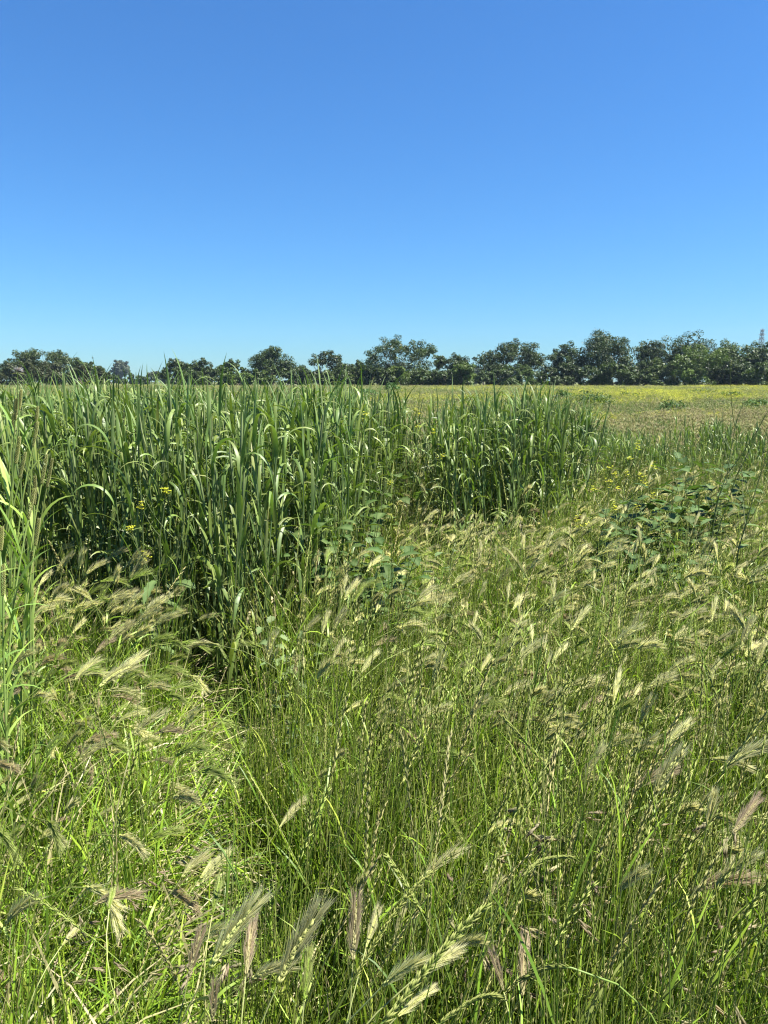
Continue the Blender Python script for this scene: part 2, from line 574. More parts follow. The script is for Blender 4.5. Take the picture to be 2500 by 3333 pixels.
for a, b, c, l in [(322, 400, 1212, 'low dark distant bush left of the faint grey tree'), (400, 480, 1214, 'low dark distant bush right of the faint grey tree'),
                   (455, 545, 1216, 'low distant bush at the end of the wide sky gap'), (1520, 1580, 1214, 'low distant bush under the gap beside the pole'),
                   (985, 1050, 1206, 'low distant bush behind the square-topped oak'), (1130, 1200, 1208, 'low distant bush behind the small olive tree')]:
    tree('distant_bush', l, a, b, c, 330, OAK, group='distant bushes seen through the gaps', cat='bush', clumps=34, bottom=0.0, leaves=80, size=.32)
SHRUBS = [
    (10, 130, 1184, 150, RUSS, 'russet brown bush below the broad domed oak'),
    (120, 225, 1190, 152, RUSS, 'second russet bush with a green top below the domed oak'),
    (220, 310, 1205, 150, RUSS, 'low russet bush below the sloping oak'),
    (735, 812, 1212, 150, LIME, 'bright yellow-green bush below the olive tree'),
    (820, 880, 1218, 150, OLIVE, 'small grey-green bush below the twin-topped oak'),
    (540, 640, 1205, 155, OAK, 'dark bush under the first tree of the low line'),
    (640, 740, 1208, 155, OAK, 'dark bush under the second tree of the low line'),
    (930, 1020, 1204, 155, OAK, 'dark bush at the foot of the dip in the trees'),
    (1040, 1150, 1205, 152, OLIVE, 'olive bush below the square-topped oak'),
    (1120, 1210, 1200, 150, OAK, 'dark bush at the edge of the largest oak'),
    (1270, 1330, 1203, 145, LIME, 'yellow-green bush below the largest spreading oak'),
    (1200, 1280, 1205, 146, OAK, 'dark bush under one side of the largest oak'),
    (1330, 1440, 1206, 146, OLIVE, 'wide olive bush under the largest oak'),
    (1478, 1530, 1192, 142, LIME, 'yellow-green bush in front of the pointed tree'),
    (1420, 1490, 1210, 143, OAK, 'dark bush beside the pointed tree'),
    (1570, 1640, 1212, 143, OAK, 'dark bush at the foot of the pole'),
    (1660, 1735, 1197, 140, OLIVE, 'grey-green bush below the rounded oak'),
    (1730, 1810, 1218, 142, OAK, 'low dark bush right of the rounded oak'),
    (1800, 1890, 1195, 142, OAK, 'dark bush under the airy oak'),
    (1880, 1965, 1200, 140, OAK, 'dark bush at the foot of the tallest oak'),
    (1960, 2050, 1186, 138, OLIVE, 'olive bush below the tallest oak'),
    (2050, 2140, 1190, 140, OAK, 'dark bush below the shorter oak'),
    (2120, 2215, 1180, 138, OLIVE, 'grey-green bush beside the bright green shrub'),
    (2217, 2335, 1135, 134, LIME, 'large bright green shrub lit in front of the dark oaks'),
    (2330, 2440, 1180, 140, OAK, 'dark bush right of the bright green shrub'),
    (2430, 2540, 1195, 136, OLIVE, 'olive bush at the frame edge'),
]
for x0, x1, yt, Y, col, lab in SHRUBS:
    tree('shrub', lab, x0 - 18, x1 + 18, yt - 18, Y, col, group='bushes along the foot of the trees', cat='bush', bottom=0.0, clumps=36 if x1 - x0 < 110 else 48, leaves=90)

# pole and lattice tower far behind the trees, a bird over the field
def pole():
    P = at_y(1576, 1157, 260)
    r = empty('utility_pole', (P[0], 260, 0)); tag(r, 'thin wooden utility pole standing in the gap of the tree line', 'pole')
    mb = MB(); mb.tube([(0, 0, -0.3), (0, 0, P[2])], [0.24, 0.17], [(.2, .2, .2)] * 2, 8)
    obj('post', mb.mesh('post', M_wood), r)
    mb = MB(); mb.tube([(-0.75, 0, P[2] - 0.35), (0.75, 0, P[2] - 0.35)], [0.1, 0.1], [(.2, .2, .2)] * 2, 4)
    obj('crossarm', mb.mesh('crossarm', M_wood), r)
    for x in (-.6, 0, .6):
        mb = MB(); mb.lens((x, 0, P[2] - .3), (0, 0, 1), .35, .16, (.2, .2, .2), (.2, .2, .2))
        obj('insulator', mb.mesh('insulator', M_steel), r)
pole()

def pylon():
    Y = 620.0
    P = at_y(2482, 1072, Y); H = P[2]
    r = empty('lattice_tower', (P[0], Y, 0), (0, 0, 0.5)); tag(r, 'pale steel lattice tower showing faintly above the trees', 'tower')
    g = [(.3, .3, .3)] * 2
    def hw(t): return 4.2 * (1 - t) ** 1.3 + 0.75
    lv = [0, .18, .34, .48, .6, .7, .79, .87, .94, 1.0]
    cor = [(1, 1), (-1, 1), (-1, -1), (1, -1)]
    for cx, cy in cor:
        mb = MB(); mb.tube([(cx * hw(t), cy * hw(t), t * H) for t in lv], [0.22] * len(lv), [g[0]] * len(lv), 4)
        obj('leg', mb.mesh('leg', M_steel), r)
    mb = MB()
    for a, b in zip(lv[:-1], lv[1:]):
        for k in range(4):
            (ax, ay), (bx, by) = cor[k], cor[(k + 1) % 4]
            mb.tube([(ax * hw(a), ay * hw(a), a * H), (bx * hw(b), by * hw(b), b * H)], [.13, .13], g, 3)
            mb.tube([(bx * hw(a), by * hw(a), a * H), (ax * hw(b), ay * hw(b), b * H)], [.13, .13], g, 3)
    obj('bracing', mb.mesh('bracing', M_steel), r)
    for t, w in ((.8, 5.5), (.9, 4.5), (.985, 3.2)):
        mb = MB()
        for s in (-1, 1):
            for c in (-.6, .6):
                mb.tube([(0, c, t * H), (s * w, 0, t * H + .2)], [.15, .09], g, 4)
            mb.tube([(0, 0, t * H + 1.4), (s * w, 0, t * H + .2)], [.12, .09], g, 4)
        obj('crossarm', mb.mesh('crossarm', M_steel), r)
pylon()

def bird():
    P = at_y(302, 1166, 70)
    r = empty('bird', P, (0, 0, 0.6)); tag(r, 'tiny dark bird flying over the field against the sky', 'bird')
    mb = MB(); k = (.03, .03, .03)
    mb.lens((-.11, 0, 0), (1, 0, 0.08), .22, .06, k, k, 6, 1.0, .6)
    mb.add([(-.11, 0, 0), (-.19, .03, 0), (-.19, -.03, 0.004)], [(0, 1, 2)], [k] * 3)
    for s in (-1, 1):
        mb.add([(.04, 0, .02), (-.04, 0, .02), (-.05, s * .1, .07), (.03, s * .1, .075), (-.06, s * .19, .05)],
               [(0, 1, 2, 3), (3, 2, 4)], [k] * 5)
    obj('body', mb.mesh('body', M_bird), r)
bird()

# ------------------------------------------------------------------ grass kinds
GREEN = [(0.165, 0.265, 0.020), (0.20, 0.30, 0.028), (0.13, 0.23, 0.018), (0.26, 0.33, 0.05), (0.095, 0.18, 0.018)]
STRAW = [(0.34, 0.31, 0.15), (0.26, 0.28, 0.11), (0.38, 0.34, 0.19)]

def blade(mb, p, az, L, w, a0, a1, col, tipcol=None, n=6, power=1.5):
    pts = arc(p, az, a0, a1, L, n, power, U(-.4, .4))
    sd_ = sides(pts, az, U(-1.2, 1.2), U(-.6, .6))
    ws = [w * (0.75 + 0.25 * min(1, 4 * t)) * (1 - t ** 3) + 0.0003 for t in np.linspace(0, 1, n)]
    tipcol = tipcol or col
    base = lerp(col, (0.18, 0.25, 0.05), 0.45)
    cols = [lerp(base, col, min(1, 2.5 * t)) if t < .6 else lerp(col, tipcol, (t - .6) / .4) for t in np.linspace(0, 1, n)]
    mb.ribbon(pts, ws, sd_, cols)

def blade_clump(R_=0.11, n=24, h=(0.22, 0.52), w=(0.003, 0.0068), lean=0.0, straw=0.12):
    mb = MB()
    for i in range(n):
        q, rr = U(0, 6.28), R_ * math.sqrt(rnd.random())
        p = (rr * math.cos(q), rr * math.sin(q), 0)
        col = rnd.choice(GREEN) if rnd.random() > straw else rnd.choice(STRAW)
        a0 = abs(G(0, .18)) + lean * .5
        az = U(0, 6.28) if lean < .2 else G(0, .8)
        blade(mb, p, az, U(*h), U(*w), a0, a0 + abs(G(.5, .5)) + lean, col)
    return Kind('grass_tuft', [('blades', mb, M_grass)])

def stem_clump(R_=0.10, n=20, h=(0.4, 0.72)):
    """thin upright culms with a few narrow leaves and short seed tips"""
    mb = MB(); hb = MB()
    for i in range(n):
        q, rr = U(0, 6.28), R_ * math.sqrt(rnd.random())
        az = U(0, 6.28)
        L = U(*h)
        pts = arc((rr * math.cos(q), rr * math.sin(q), 0), az, abs(G(0, .08)), abs(G(.1, .2)), L, 5)
        c = rnd.choice(GREEN); c2 = lerp(c, rnd.choice(STRAW), U(.0, .5))
        mb.tube(pts, [.0016, .0015, .0013, .001, .0007], [lerp(c, (0.2, .24, .07), .4), c, c, c2, c2], 3)
        if rnd.random() < .5:
            k = rnd.randint(1, 3)
            blade(mb, pts[k], U(0, 6.28), U(.1, .22), U(.003, .005), .3, U(.6, 1.7), c, n=5)
        if rnd.random() < .45:
            d = pts[-1] - pts[-2]
            for j in range(7):
                t = j / 7
                hb.lens(pts[-2] + d * t * 1.1, unit(d) + np.array((G(0, .28), G(0, .28), 0)), U(.008, .013), .0028, c2, rnd.choice(STRAW), 3)
    return Kind('grass_tuft', [('culms', mb, M_grass), ('seeds', hb, M_head)])

PURPLE = (0.20, 0.13, 0.115)
CREAM = (0.50, 0.47, 0.27)
PGREEN = (0.30, 0.38, 0.10)

def fox_head(line, tone, scale=1.0, bristles=5, thick=1.0):
    """bristly head of wall barley along the given line (base to top of the axis); tone 0 green, 1 pale, 2 purple"""
    body, aw = MB(), MB()
    n = 24
    pts = np.array(line)
    m = len(pts)
    seg = np.linalg.norm(pts[1:] - pts[:-1], axis=1).sum()
    c_body = [(0.30, 0.42, 0.06), (0.53, 0.58, 0.20), (0.45, 0.43, 0.20)][tone]
    c_a0 = [(0.33, 0.44, 0.10), (0.56, 0.59, 0.26), (0.43, 0.40, 0.21)][tone]
    c_a1 = [(0.45, 0.50, 0.20), (0.63, 0.60, 0.37), (0.40, 0.31, 0.24)][tone]
    ref = unit(np.cross(pts[-1] - pts[0], (0.2, -1, 0.3)))
    for i in range(n):
        t = (i + .5) / n * (m - 1)
        k = min(int(t), m - 2)
        p = pts[k] + (pts[k + 1] - pts[k]) * (t - k)
        d = unit(pts[k + 1] - pts[k])
        u = i / n
        for s in (-1, 1):
            o = unit(ref * s + np.cross(d, ref) * G(0, .45))
            dd = unit(d + o * (0.30 - .12 * u))
            body.lens(p, dd, .014 * scale, .0054 * scale * thick, c_body, lerp(c_body, c_a0, .5), 4, .7)
            for b in range(bristles):
                da = unit(d + o * (U(.06, .27)) + rng.normal(size=3) * .06)
                L = U(.032, .054) * scale * (1.0 if u < .8 else .85)
                cc = U(.8, 1.2)
                aw.awn(p + dd * .009 * scale, da, L, .00135 * scale * thick, tuple(x * cc for x in c_a0), tuple(x * cc for x in c_a1))
    return body, aw

def foxtail_kind(tone, nod, h, scale=1.0, leaves=2):
    stem = MB(); lfs = []
    Lh = U(.065, .085) * scale
    pts = arc((0, 0, 0), 0.0, abs(G(.06, .06)), nod * .75, h, 9, 2.0, U(-.3, .3))
    g = rnd.choice(GREEN[:4])
    g2 = lerp(g, (0.36, 0.38, 0.16), .55)
    stem.tube(pts, np.linspace(.0017, .001, 9), [lerp(g, g2, t) for t in np.linspace(0, 1, 9)], 3)
    d = pts[-1] - pts[-2]
    a = math.acos(max(-1, min(1, unit(d)[2])))
    az = math.atan2(d[1], d[0])
    line = arc(pts[-1], az, a, a + nod * .35 + U(0, .15), Lh, 5, 1.0)
    body, aw = fox_head(line, tone, scale)
    for i in range(leaves):
        k = rnd.randint(2, 6)
        lf = MB()
        blade(lf, pts[k], U(0, 6.28), U(.09, .17), U(.004, .0065), U(.3, .7), U(1., 2.2), g, rnd.choice(STRAW) if rnd.random() < .3 else None)
        lfs.append(('leaf', lf, M_grass))
    return Kind('foxtail_grass', [('stem', stem, M_grass)] + lfs + [('seed_head', body, M_head), ('seed_head>bristles', aw, M_head)])

def ryegrass_kind(h, straw, open_=1.0):
    stem, sp, lfs = MB(), MB(), []
    L = h
    pts = arc((0, 0, 0), 0.0, abs(G(.05, .05)), U(.1, .5), L, 13, 1.8, U(-.5, .5))
    g = lerp(rnd.choice(GREEN), (.3, .33, .14), straw * .5)
    tip = lerp((.34, .42, .11), (.53, .50, .24), straw)
    stem.tube(pts, np.linspace(.0017, .0008, 13), [lerp(g, tip, t ** 2) for t in np.linspace(0, 1, 13)], 3)
    spike = U(.17, .25)
    n = int(spike / .0105)
    P = np.array(pts); cum = np.concatenate([[0], np.cumsum(np.linalg.norm(P[1:] - P[:-1], axis=1))])
    ax = unit((U(-1, 1), U(-1, 1), 0))
    for i in range(n):
        s = cum[-1] - spike + spike * i / n
        p = np.array([np.interp(s, cum, P[:, k]) for k in range(3)])
        q = np.array([np.interp(s + .01, cum, P[:, k]) for k in range(3)])
        d = unit(q - p)
        o = unit(np.cross(d, ax)) * (1 if i % 2 else -1)
        for j in range(3):
            sp.lens(p + d * .0026 * j, d + o * (.24 - .05 * j) * open_ * U(.5, 1.2) + rng.normal(size=3) * .07, U(.016, .022), .0031, lerp(tip, g, .3), lerp(tip, (.5, .47, .22), U(0, .6)), 3, .7)
    for i in range(2):
        k = rnd.randint(2, 7)
        lf = MB()
        blade(lf, pts[k], U(0, 6.28), U(.1, .2), U(.0035, .006), U(.25, .6), U(.7, 1.8), g)
        lfs.append(('leaf', lf, M_grass))
    return Kind('ryegrass', [('stem', stem, M_grass)] + lfs + [('spike', sp, M_head)])

def brome_kind(h):
    """one-sided drooping panicle of long brown-purple spikelets"""
    stem = MB()
    pts = arc((0, 0, 0), 0.0, U(.02, .1), U(.7, 1.3), h, 11, 2.6, U(-.3, .3))
    g = lerp(rnd.choice(GREEN), (.3, .3, .13), .3)
    stem.tube(pts, np.linspace(.0014, .0006, 11), [g] * 11, 3)
    parts = [('stem', stem, M_grass)]
    for i in range(9):
        k = 10 - i // 2 if i else 10
        p = pts[max(k, 6)]
        az = U(-1.1, 1.1)
        ped = arc(p, az, U(.7, 1.2), U(1.8, 2.6), U(.02, .055), 4)
        mb = MB()
        mb.tube(ped, [.0005] * 4, [g] * 4, 3)
        d = unit(ped[-1] - ped[-2])
        c0 = rnd.choice([(.36, .38, .17), (.32, .27, .17), (.45, .42, .25)])
        c1 = rnd.choice([(.34, .27, .17), (.5, .45, .27), (.28, .22, .14)])
        L = U(.028, .04)
        for j in range(5):
            dd = d + rng.normal(size=3) * .13
            mb.lens(ped[-1] + d * .003 * j, dd, L * U(.55, .8), .0056, c0, c1, 4, .6)
            mb.awn(ped[-1] + unit(dd) * L * .6, dd + rng.normal(size=3) * .08, U(.012, .022), .0009, c1, c1)
        parts.append(('spikelet', mb, M_head))
    return Kind('brome_grass', parts)

def canary_kind(h, az):
    """tall pale green grass with broad leaves and a dense cylindrical spike"""
    stem, spk = MB(), MB()
    pts = arc((0, 0, 0), az, .02, U(.1, .3), h, 12, 1.6)
    g = (.17, .26, .055)
    stem.tube(pts, np.linspace(.0042, .0022, 12), [lerp(g, (.24, .32, .09), t) for t in np.linspace(0, 1, 12)], 5)
    parts = [('stem', stem, M_grass)]
    d = unit(pts[-1] - pts[-2])
    L = U(.06, .10)
    a = unit(np.cross(d, (1, .2, 0))); b = np.cross(d, a)
    for i in range(150):
        t = i / 150
        q = i * 2.4
        o = a * math.cos(q) + b * math.sin(q)
        rr = .0055 * (math.sin(math.pi * (t * .9 + .06)) ** .5)
        c = lerp((.25, .32, .08), (.36, .38, .15), rnd.random())
        spk.lens(pts[-1] + d * L * t + o * rr * .5, d * .9 + o * .55, .0075, .0034, c, lerp(c, (.3, .26, .16), .4), 3)
    parts.append(('spike', spk, M_head))
    for i in range(8):
        k = 2 + i + rnd.randint(0, 1)
        lf = MB()
        za = az + (i % 2) * math.pi + G(0, .7)
        lp = arc(pts[min(k, 10)], za, U(.12, .32), U(.7, 2.3), U(.16, .27), 10, 1.9, U(-.3, .3))
        c = rnd.choice([(.19, .29, .05), (.15, .25, .05), (.22, .31, .07)])
        ws = [.0125 * (0.5 + .5 * min(1, 5 * t)) * (1 - t ** 2.4) + .0004 for t in np.linspace(0, 1, 10)]
        lf.ribbon(lp, ws, sides(lp, za, U(-.7, .7), U(-.5, .5)), [c] * 10, .12)
        parts.append(('leaf', lf, M_grass))
    return Kind('canary_grass', parts)

def cereal_kind(H=1.05, leaves=7, boot=True, young=False):
    """tall broad-leaved blue-green cereal stalk"""
    stem = MB()
    la = U(0, 6.28)
    pts = arc((0, 0, 0), la, abs(G(0, .03)), abs(G(.06, .06)), H, 12, 1.4)
    ys = (.16, .21, .05); gs = (.115, .17, .065)
    stem.tube(pts, np.linspace(.0034, .0022, 12), [lerp(ys, gs, min(1, 1.3 * t)) for t in np.linspace(0, 1, 12)], 5)
    parts = [('stem', stem, M_cereal)]
    az = U(0, 6.28)
    for i in range(leaves):
        t = .16 + .80 * (i + U(-.2, .2)) / (leaves - 1)
        k = max(0, min(11, t * 11)); k0 = min(int(k), 10)
        p = pts[k0] + (pts[k0 + 1] - pts[k0]) * (k - k0)
        za = az + (i % 2) * math.pi + G(0, .5)
        top = i / (leaves - 1)
        L = U(.22, .36) * (1.0 if top < .9 else .85)
        a0 = U(.10, .32) * (1 - .3 * top)
        if rnd.random() < .30: a1 = U(.35, 1.0)        # stays upright
        else: a1 = U(1.9, 3.1)                                    # arches over
        n = 12
        lp = arc(p, za, a0, a1, L, n, U(1.3, 2.6), U(-.5, .5))
        W = U(.0115, .0185)
        ws = [W * (.55 + .45 * min(1, 4 * q)) * (1 - q ** 2.6) + .0004 for q in np.linspace(0, 1, n)]
        c = rnd.choice([(.11, .18, .04), (.125, .20, .044), (.095, .16, .038), (.155, .22, .045)])
        if t < .35 and rnd.random() < .35: c = lerp(c, (.24, .26, .07), .5)
        if t < .4 and rnd.random() < .12: c = rnd.choice(STRAW)     # dead lower leaf
        ct = lerp(c, (.30, .27, .10), U(0, .6))
        lf = MB()
        lf.ribbon(lp, ws, sides(lp, za, U(-1.1, 1.1), U(-.5, .5)), [lerp(c, ct, q ** 2) for q in np.linspace(0, 1, n)], .10)
        parts.append(('leaf', lf, M_cereal))
    tipd = unit(pts[-1] - pts[-2])
    za = az + G(0, .6)
    n = 9
    # flag leaf, stiff and upright
    lp = arc(pts[-1], za, abs(G(.05, .08)), abs(G(.2, .5)), U(.16, .30), n, 1.5)
    W = U(.010, .014)
    fl = MB()
    fl.ribbon(lp, [W * (.7 + .3 * min(1, 5 * q)) * (1 - q ** 1.7) + .0004 for q in np.linspace(0, 1, n)],
              sides(lp, za, U(-.9, .9), U(-1, 1)), [(.115, .185, .05)] * n, .22)
    parts.append(('leaf', fl, M_cereal))
    if boot:
        e = MB()
        q = np.linspace(0, 1, 7)
        ep = [pts[-1] + tipd * (.15 * x - .03) for x in q]
        e.tube(ep, [.0025, .0042, .0052, .005, .0042, .0028, .0006], [lerp((.14, .2, .08), (.24, .29, .12), x) for x in q], 6)
        parts.append(('ear', e, M_cereal))
    return Kind('cereal_stalk', parts)

# ------------------------------------------------------------------ broad-leaved weeds
def lobed_leaf(mb, p, d, L, W, col, droop=.3, lobes=4):
    """a toothed, slightly cupped leaf blade pointing along d"""
    d = unit(d)
    s = unit(np.cross(d, UPV) + rng.normal(size=3) * .15)
    nn = np.cross(s, d)
    n = 2 * lobes + 1
    p = np.asarray(p, float)
    vs, cs, fs = [], [], []
    for i in range(n + 1):
        t = i / n
        c = p + d * L * t - UPV * droop * L * t * t
        w = W / 2 * math.sin(math.pi * min(1, t * .86 + .1)) ** .8 * (1.0 if i % 2 else .68)
        if i == n: w = .0004
        vs += [c - s * w + nn * w * .25, c, c + s * w + nn * w * .25]
        k = U(.9, 1.1)
        cs += [tuple(x * k for x in col), lerp(col, (.2, .26, .1), .35), tuple(x * k for x in col)]
    for i in range(n):
        for j in range(2):
            a = i * 3 + j
            fs.append((a, a + 1, a + 4, a + 3))
    mb.add(vs, fs, cs)

def broadleaf_kind(name, h, stems, leaf_l, col, nleaf=6, flower=0, spread=.35):
    parts = []
    sc = lerp(col, (.16, .2, .07), .5)
    for k in range(stems):
        az = 6.28 * k / stems + U(-.5, .5)
        st = MB()
        sp = arc((G(0, .015), G(0, .015), 0), az, spread * U(.3, 1), spread * U(.2, 1.3), h * U(.75, 1.05), 8, 1.0, U(-.5, .5))
        st.tube(sp, np.linspace(.0032, .0012, 8), [sc] * 8, 4)
        parts.append(('stem', st, M_weed))
        for i in range(nleaf):
            t = .35 + .65 * (i + .6) / nleaf
            q = sp[min(7, int(t * 7.2))]
            la = az + i * 2.4 + G(0, .4)
            d = np.array((math.cos(la), math.sin(la), U(.1, .7)))
            pet = q + unit(d) * U(.02, .05)
            lm = MB()
            lm.tube([q, pet], [.0011, .0009], [sc] * 2, 3)
            lobed_leaf(lm, pet, d, leaf_l * U(.7, 1.15) * (1.15 - .5 * t), leaf_l * U(.6, .85) * (1.15 - .5 * t), col, U(.1, .6), 3)
            parts.append(('leaf', lm, M_weed))
    return Kind(name, parts)

def flower_head(mb, p, s=1.0, n=9):
    for i in range(n):
        o = rng.normal(size=3) * .008 * s
        q = np.asarray(p) + o
        for k in range(4):
            a = 1.57 * k + U(-.3, .3)
            d = np.array((math.cos(a), math.sin(a), U(.1, .5)))
            r_ = unit(np.cross(d, UPV))
            L = .0075 * s
            y = (.50, .52, .05)
            mb.add([q, q + d * L * .6 + r_ * L * .4, q + d * L, q + d * L * .6 - r_ * L * .4], [(0, 1, 2, 3)], [y] * 4)

def mustard_kind(h, branches, flowers=True, leafy=3, col=(.10, .16, .05)):
    st, parts = MB(), []
    g = (.15, .2, .08)
    sp = arc((0, 0, 0), 0, U(.02, .1), U(.05, .35), h, 12, 1.0, U(-1, 1))
    sp = [p + np.array((G(0, .006), G(0, .006), 0)) for p in sp]
    st.tube(sp, np.linspace(.0045, .0014, 12), [g] * 12, 5)
    tips = [sp[-1]]
    for k in range(branches):
        i = rnd.randint(5, 10)
        az = U(0, 6.28)
        bp = arc(sp[i], az, U(.6, 1.0), U(.15, .4), U(.12, .34) * h, 6, .8)
        st.tube(bp, np.linspace(.002, .0009, 6), [g] * 6, 4)
        tips.append(bp[-1])
        for j in range(6):                                        # seed pods along the branch
            q = bp[2 + j % 4]
            a = U(0, 6.28)
            st.lens(q, (math.cos(a) * .6, math.sin(a) * .6, 1), U(.014, .024), .0028, g, (.2, .23, .1), 3)
    parts.append(('stem', st, M_weed))
    for t in tips:
        if flowers:
            f = MB(); flower_head(f, t, 1.25, 12)
            parts.append(('flower', f, M_petal))
        else:
            f = MB()
            for j in range(7):
                f.lens(t + rng.normal(size=3) * .007, rng.normal(size=3) + UPV, .009, .0045, g, (.22, .24, .08), 4)
            parts.append(('bud', f, M_weed))
    for k in range(leafy):
        q = sp[rnd.randint(2, 7)]
        la = U(0, 6.28)
        lm = MB()
        d = np.array((math.cos(la), math.sin(la), U(0, .5)))
        lobed_leaf(lm, q, d, U(.07, .13), U(.04, .07), col, U(.2, .7), 4)
        parts.append(('leaf', lm, M_weed))
    return Kind('mustard_plant', parts)

# ------------------------------------------------------------------ the tall cereal patch
cer = [cereal_kind(U(.98, 1.10), rnd.choice((6, 7, 7, 8)), i % 3 == 0) for i in range(12)]
cereal_mass = collection_of(cer, 'cereal_stalks_mass')

def in_poly(p, poly):
    x, y = p
    c = False
    n = len(poly)
    for i in range(n):
        (x0, y0), (x1, y1) = poly[i], poly[(i + 1) % n]
        if (y0 > y) != (y1 > y) and x < (x1 - x0) * (y - y0) / (y1 - y0) + x0: c = not c
    return c

def ground_line(pix, z=.5):
    return [tuple(at_z(a, b, z)[:2]) for a, b in pix]

front = ground_line([(-350, 1830), (0, 1850), (300, 1880), (560, 1975), (700, 2040), (820, 1990), (1000, 1890), (1085, 1850)])
P_left = front + [(front[-1][0] + .35, front[-1][1] + 2.2), (-.2, 7.2), (-5.0, 7.2), (-5.0, front[0][1])]
fr2 = ground_line([(1080, 1740), (1250, 1690), (1460, 1690)], .4)
P_mid = fr2 + [(fr2[-1][0] + .2, 7.2), (fr2[0][0], 7.2)]
fr3 = ground_line([(1450, 1790), (1560, 1790), (1700, 1765), (1830, 1735), (1868, 1700)], .33)
P_right = fr3 + [(fr3[-1][0] + .18, fr3[-1][1] + 1.5), (fr3[0][0] + .2, fr3[0][1] + 1.9)]

stalks = []
def fill(poly, dens, s0, s1, which, gap=1.0):
    xs = [p[0] for p in poly]; ys = [p[1] for p in poly]
    n = int(dens * (max(xs) - min(xs)) * (max(ys) - min(ys)))
    for i in range(n):
        p = (U(min(xs), max(xs)), U(min(ys), max(ys)))
        if in_poly(p, poly) and rnd.random() < gap * float(np.clip(patch(np.array([p]), .55, 2)[0] * 2.6 - .35, .25, 1)) + 1 - gap:
            s_ = .92 + .16 * float(patch(np.array([p]), .8, 1)[0])
            stalks.append((p[0] + G(0, .05), p[1] + G(0, .06), U(s0, s1) * s_, which))
fill(P_left, 270, .98, 1.17, 'left')
fill(P_mid, 125, .82, 1.05, 'mid')
fill(P_right, 240, .96, 1.13, 'right', .5)
stalks.sort(key=lambda s: s[1] + .15 * abs(s[0]) + (0 if abs(s[0]) < .53 * s[1] else 99))
lab = {'left': 'tall blue-green cereal stalk with broad arching leaves at the front of the large dense patch',
       'mid': 'cereal stalk in the thinner middle stretch between the two dense cereal clumps',
       'right': 'tall cereal stalk in the clump at the end of the patch beside the open field'}
quota = {'left': 190, 'mid': 40, 'right': 70}
rest = []
for x, y, s, w in stalks:
    rot = (G(0, .05), G(0, .05), U(0, 6.28))
    if w == 'right' and x > fr3[-1][0] - .15: rot = (G(0, .05), U(.0, .25), G(0, .4))
    if quota[w] > 0 and abs(x) < .53 * y:
        quota[w] -= 1
        k = rnd.choice(cer)
        tag(k.place((x, y, 0), rot, s), lab[w], 'cereal stalk', 'stalks of the ' + {'left': 'large dense cereal patch', 'mid': 'thin middle cereal stretch', 'right': 'cereal clump beside the open field'}[w])
    else:
        rest.append((x, y, rot, s))
scatter('cereal_grass', cereal_mass, [(x, y, 0) for x, y, r, s in rest], [r for x, y, r, s in rest], [s for x, y, r, s in rest],
        'deeper rows of tall blue-green cereal stalks inside the patch', 'cereal')

# low green cereal patches further out in the open field
low = []
def low_patch(pix, depth, dens, s):
    a = at_z(pix[0], pix[2], .45); b = at_z(pix[1], pix[2], .45)
    n = int(dens * (b[0] - a[0]) * depth)
    for i in range(n):
        t = rnd.random()
        x = a[0] + (b[0] - a[0]) * t
        e = .4 + .6 * math.sin(math.pi * min(1, max(0, t)))**.5
        low.append((x + G(0, .08), a[1] + U(0, depth) + G(0, .1), s * U(.8, 1.05) * (.75 + .25 * e)))
low_patch((1965, 2215, 1575), 2.2, 260, .76)
low_patch((2220, 2480, 1575), 1.6, 120, .62)
low_patch((2440, 2640, 1575), 2.2, 200, .83)
low_patch((2130, 2260, 1420), 2.5, 45, .6)
scatter('low_cereal_grass', cereal_mass, [(x, y, 0) for x, y, s in low], [(G(0, .06), G(0, .06), U(0, 6.28)) for _ in low], [s for x, y, s in low],
        'low dark green cereal patches in the open field beyond the yellow mustard', 'cereal')

# ------------------------------------------------------------------ near grass
tufts = [blade_clump(U(.10, .14), rnd.randint(20, 28), (0.2, U(.42, .56))) for _ in range(6)]
culms = [stem_clump(U(.09, .12), 20, (.38, .70)) for _ in range(6)]
lodged = [blade_clump(U(.1, .14), 28, (.25, .55), (.003, .0062), lean=U(.5, .9), straw=.38) for _ in range(5)]
fox = []
for i in range(16):
    tone = (1, 1, 0, 1, 1, 0, 1, 2)[i % 8]
    fox.append(foxtail_kind(tone, U(.5, 1.9), U(.48, .68), U(.74, 1.0)))
rye = [ryegrass_kind(U(.66, .92), (i % 4) / 3.0, U(.7, 1.2)) for i in range(12)]
brome = [brome_kind(U(.5, .68)) for i in range(6)]
tuft_mass = collection_of(tufts, 'grass_tufts_mass')
culm_mass = collection_of(culms, 'grass_culms_mass')
lodged_mass = collection_of(lodged, 'lodged_grass_mass')
fox_mass = collection_of(fox, 'foxtail_mass')
rye_mass = collection_of(rye, 'ryegrass_mass')

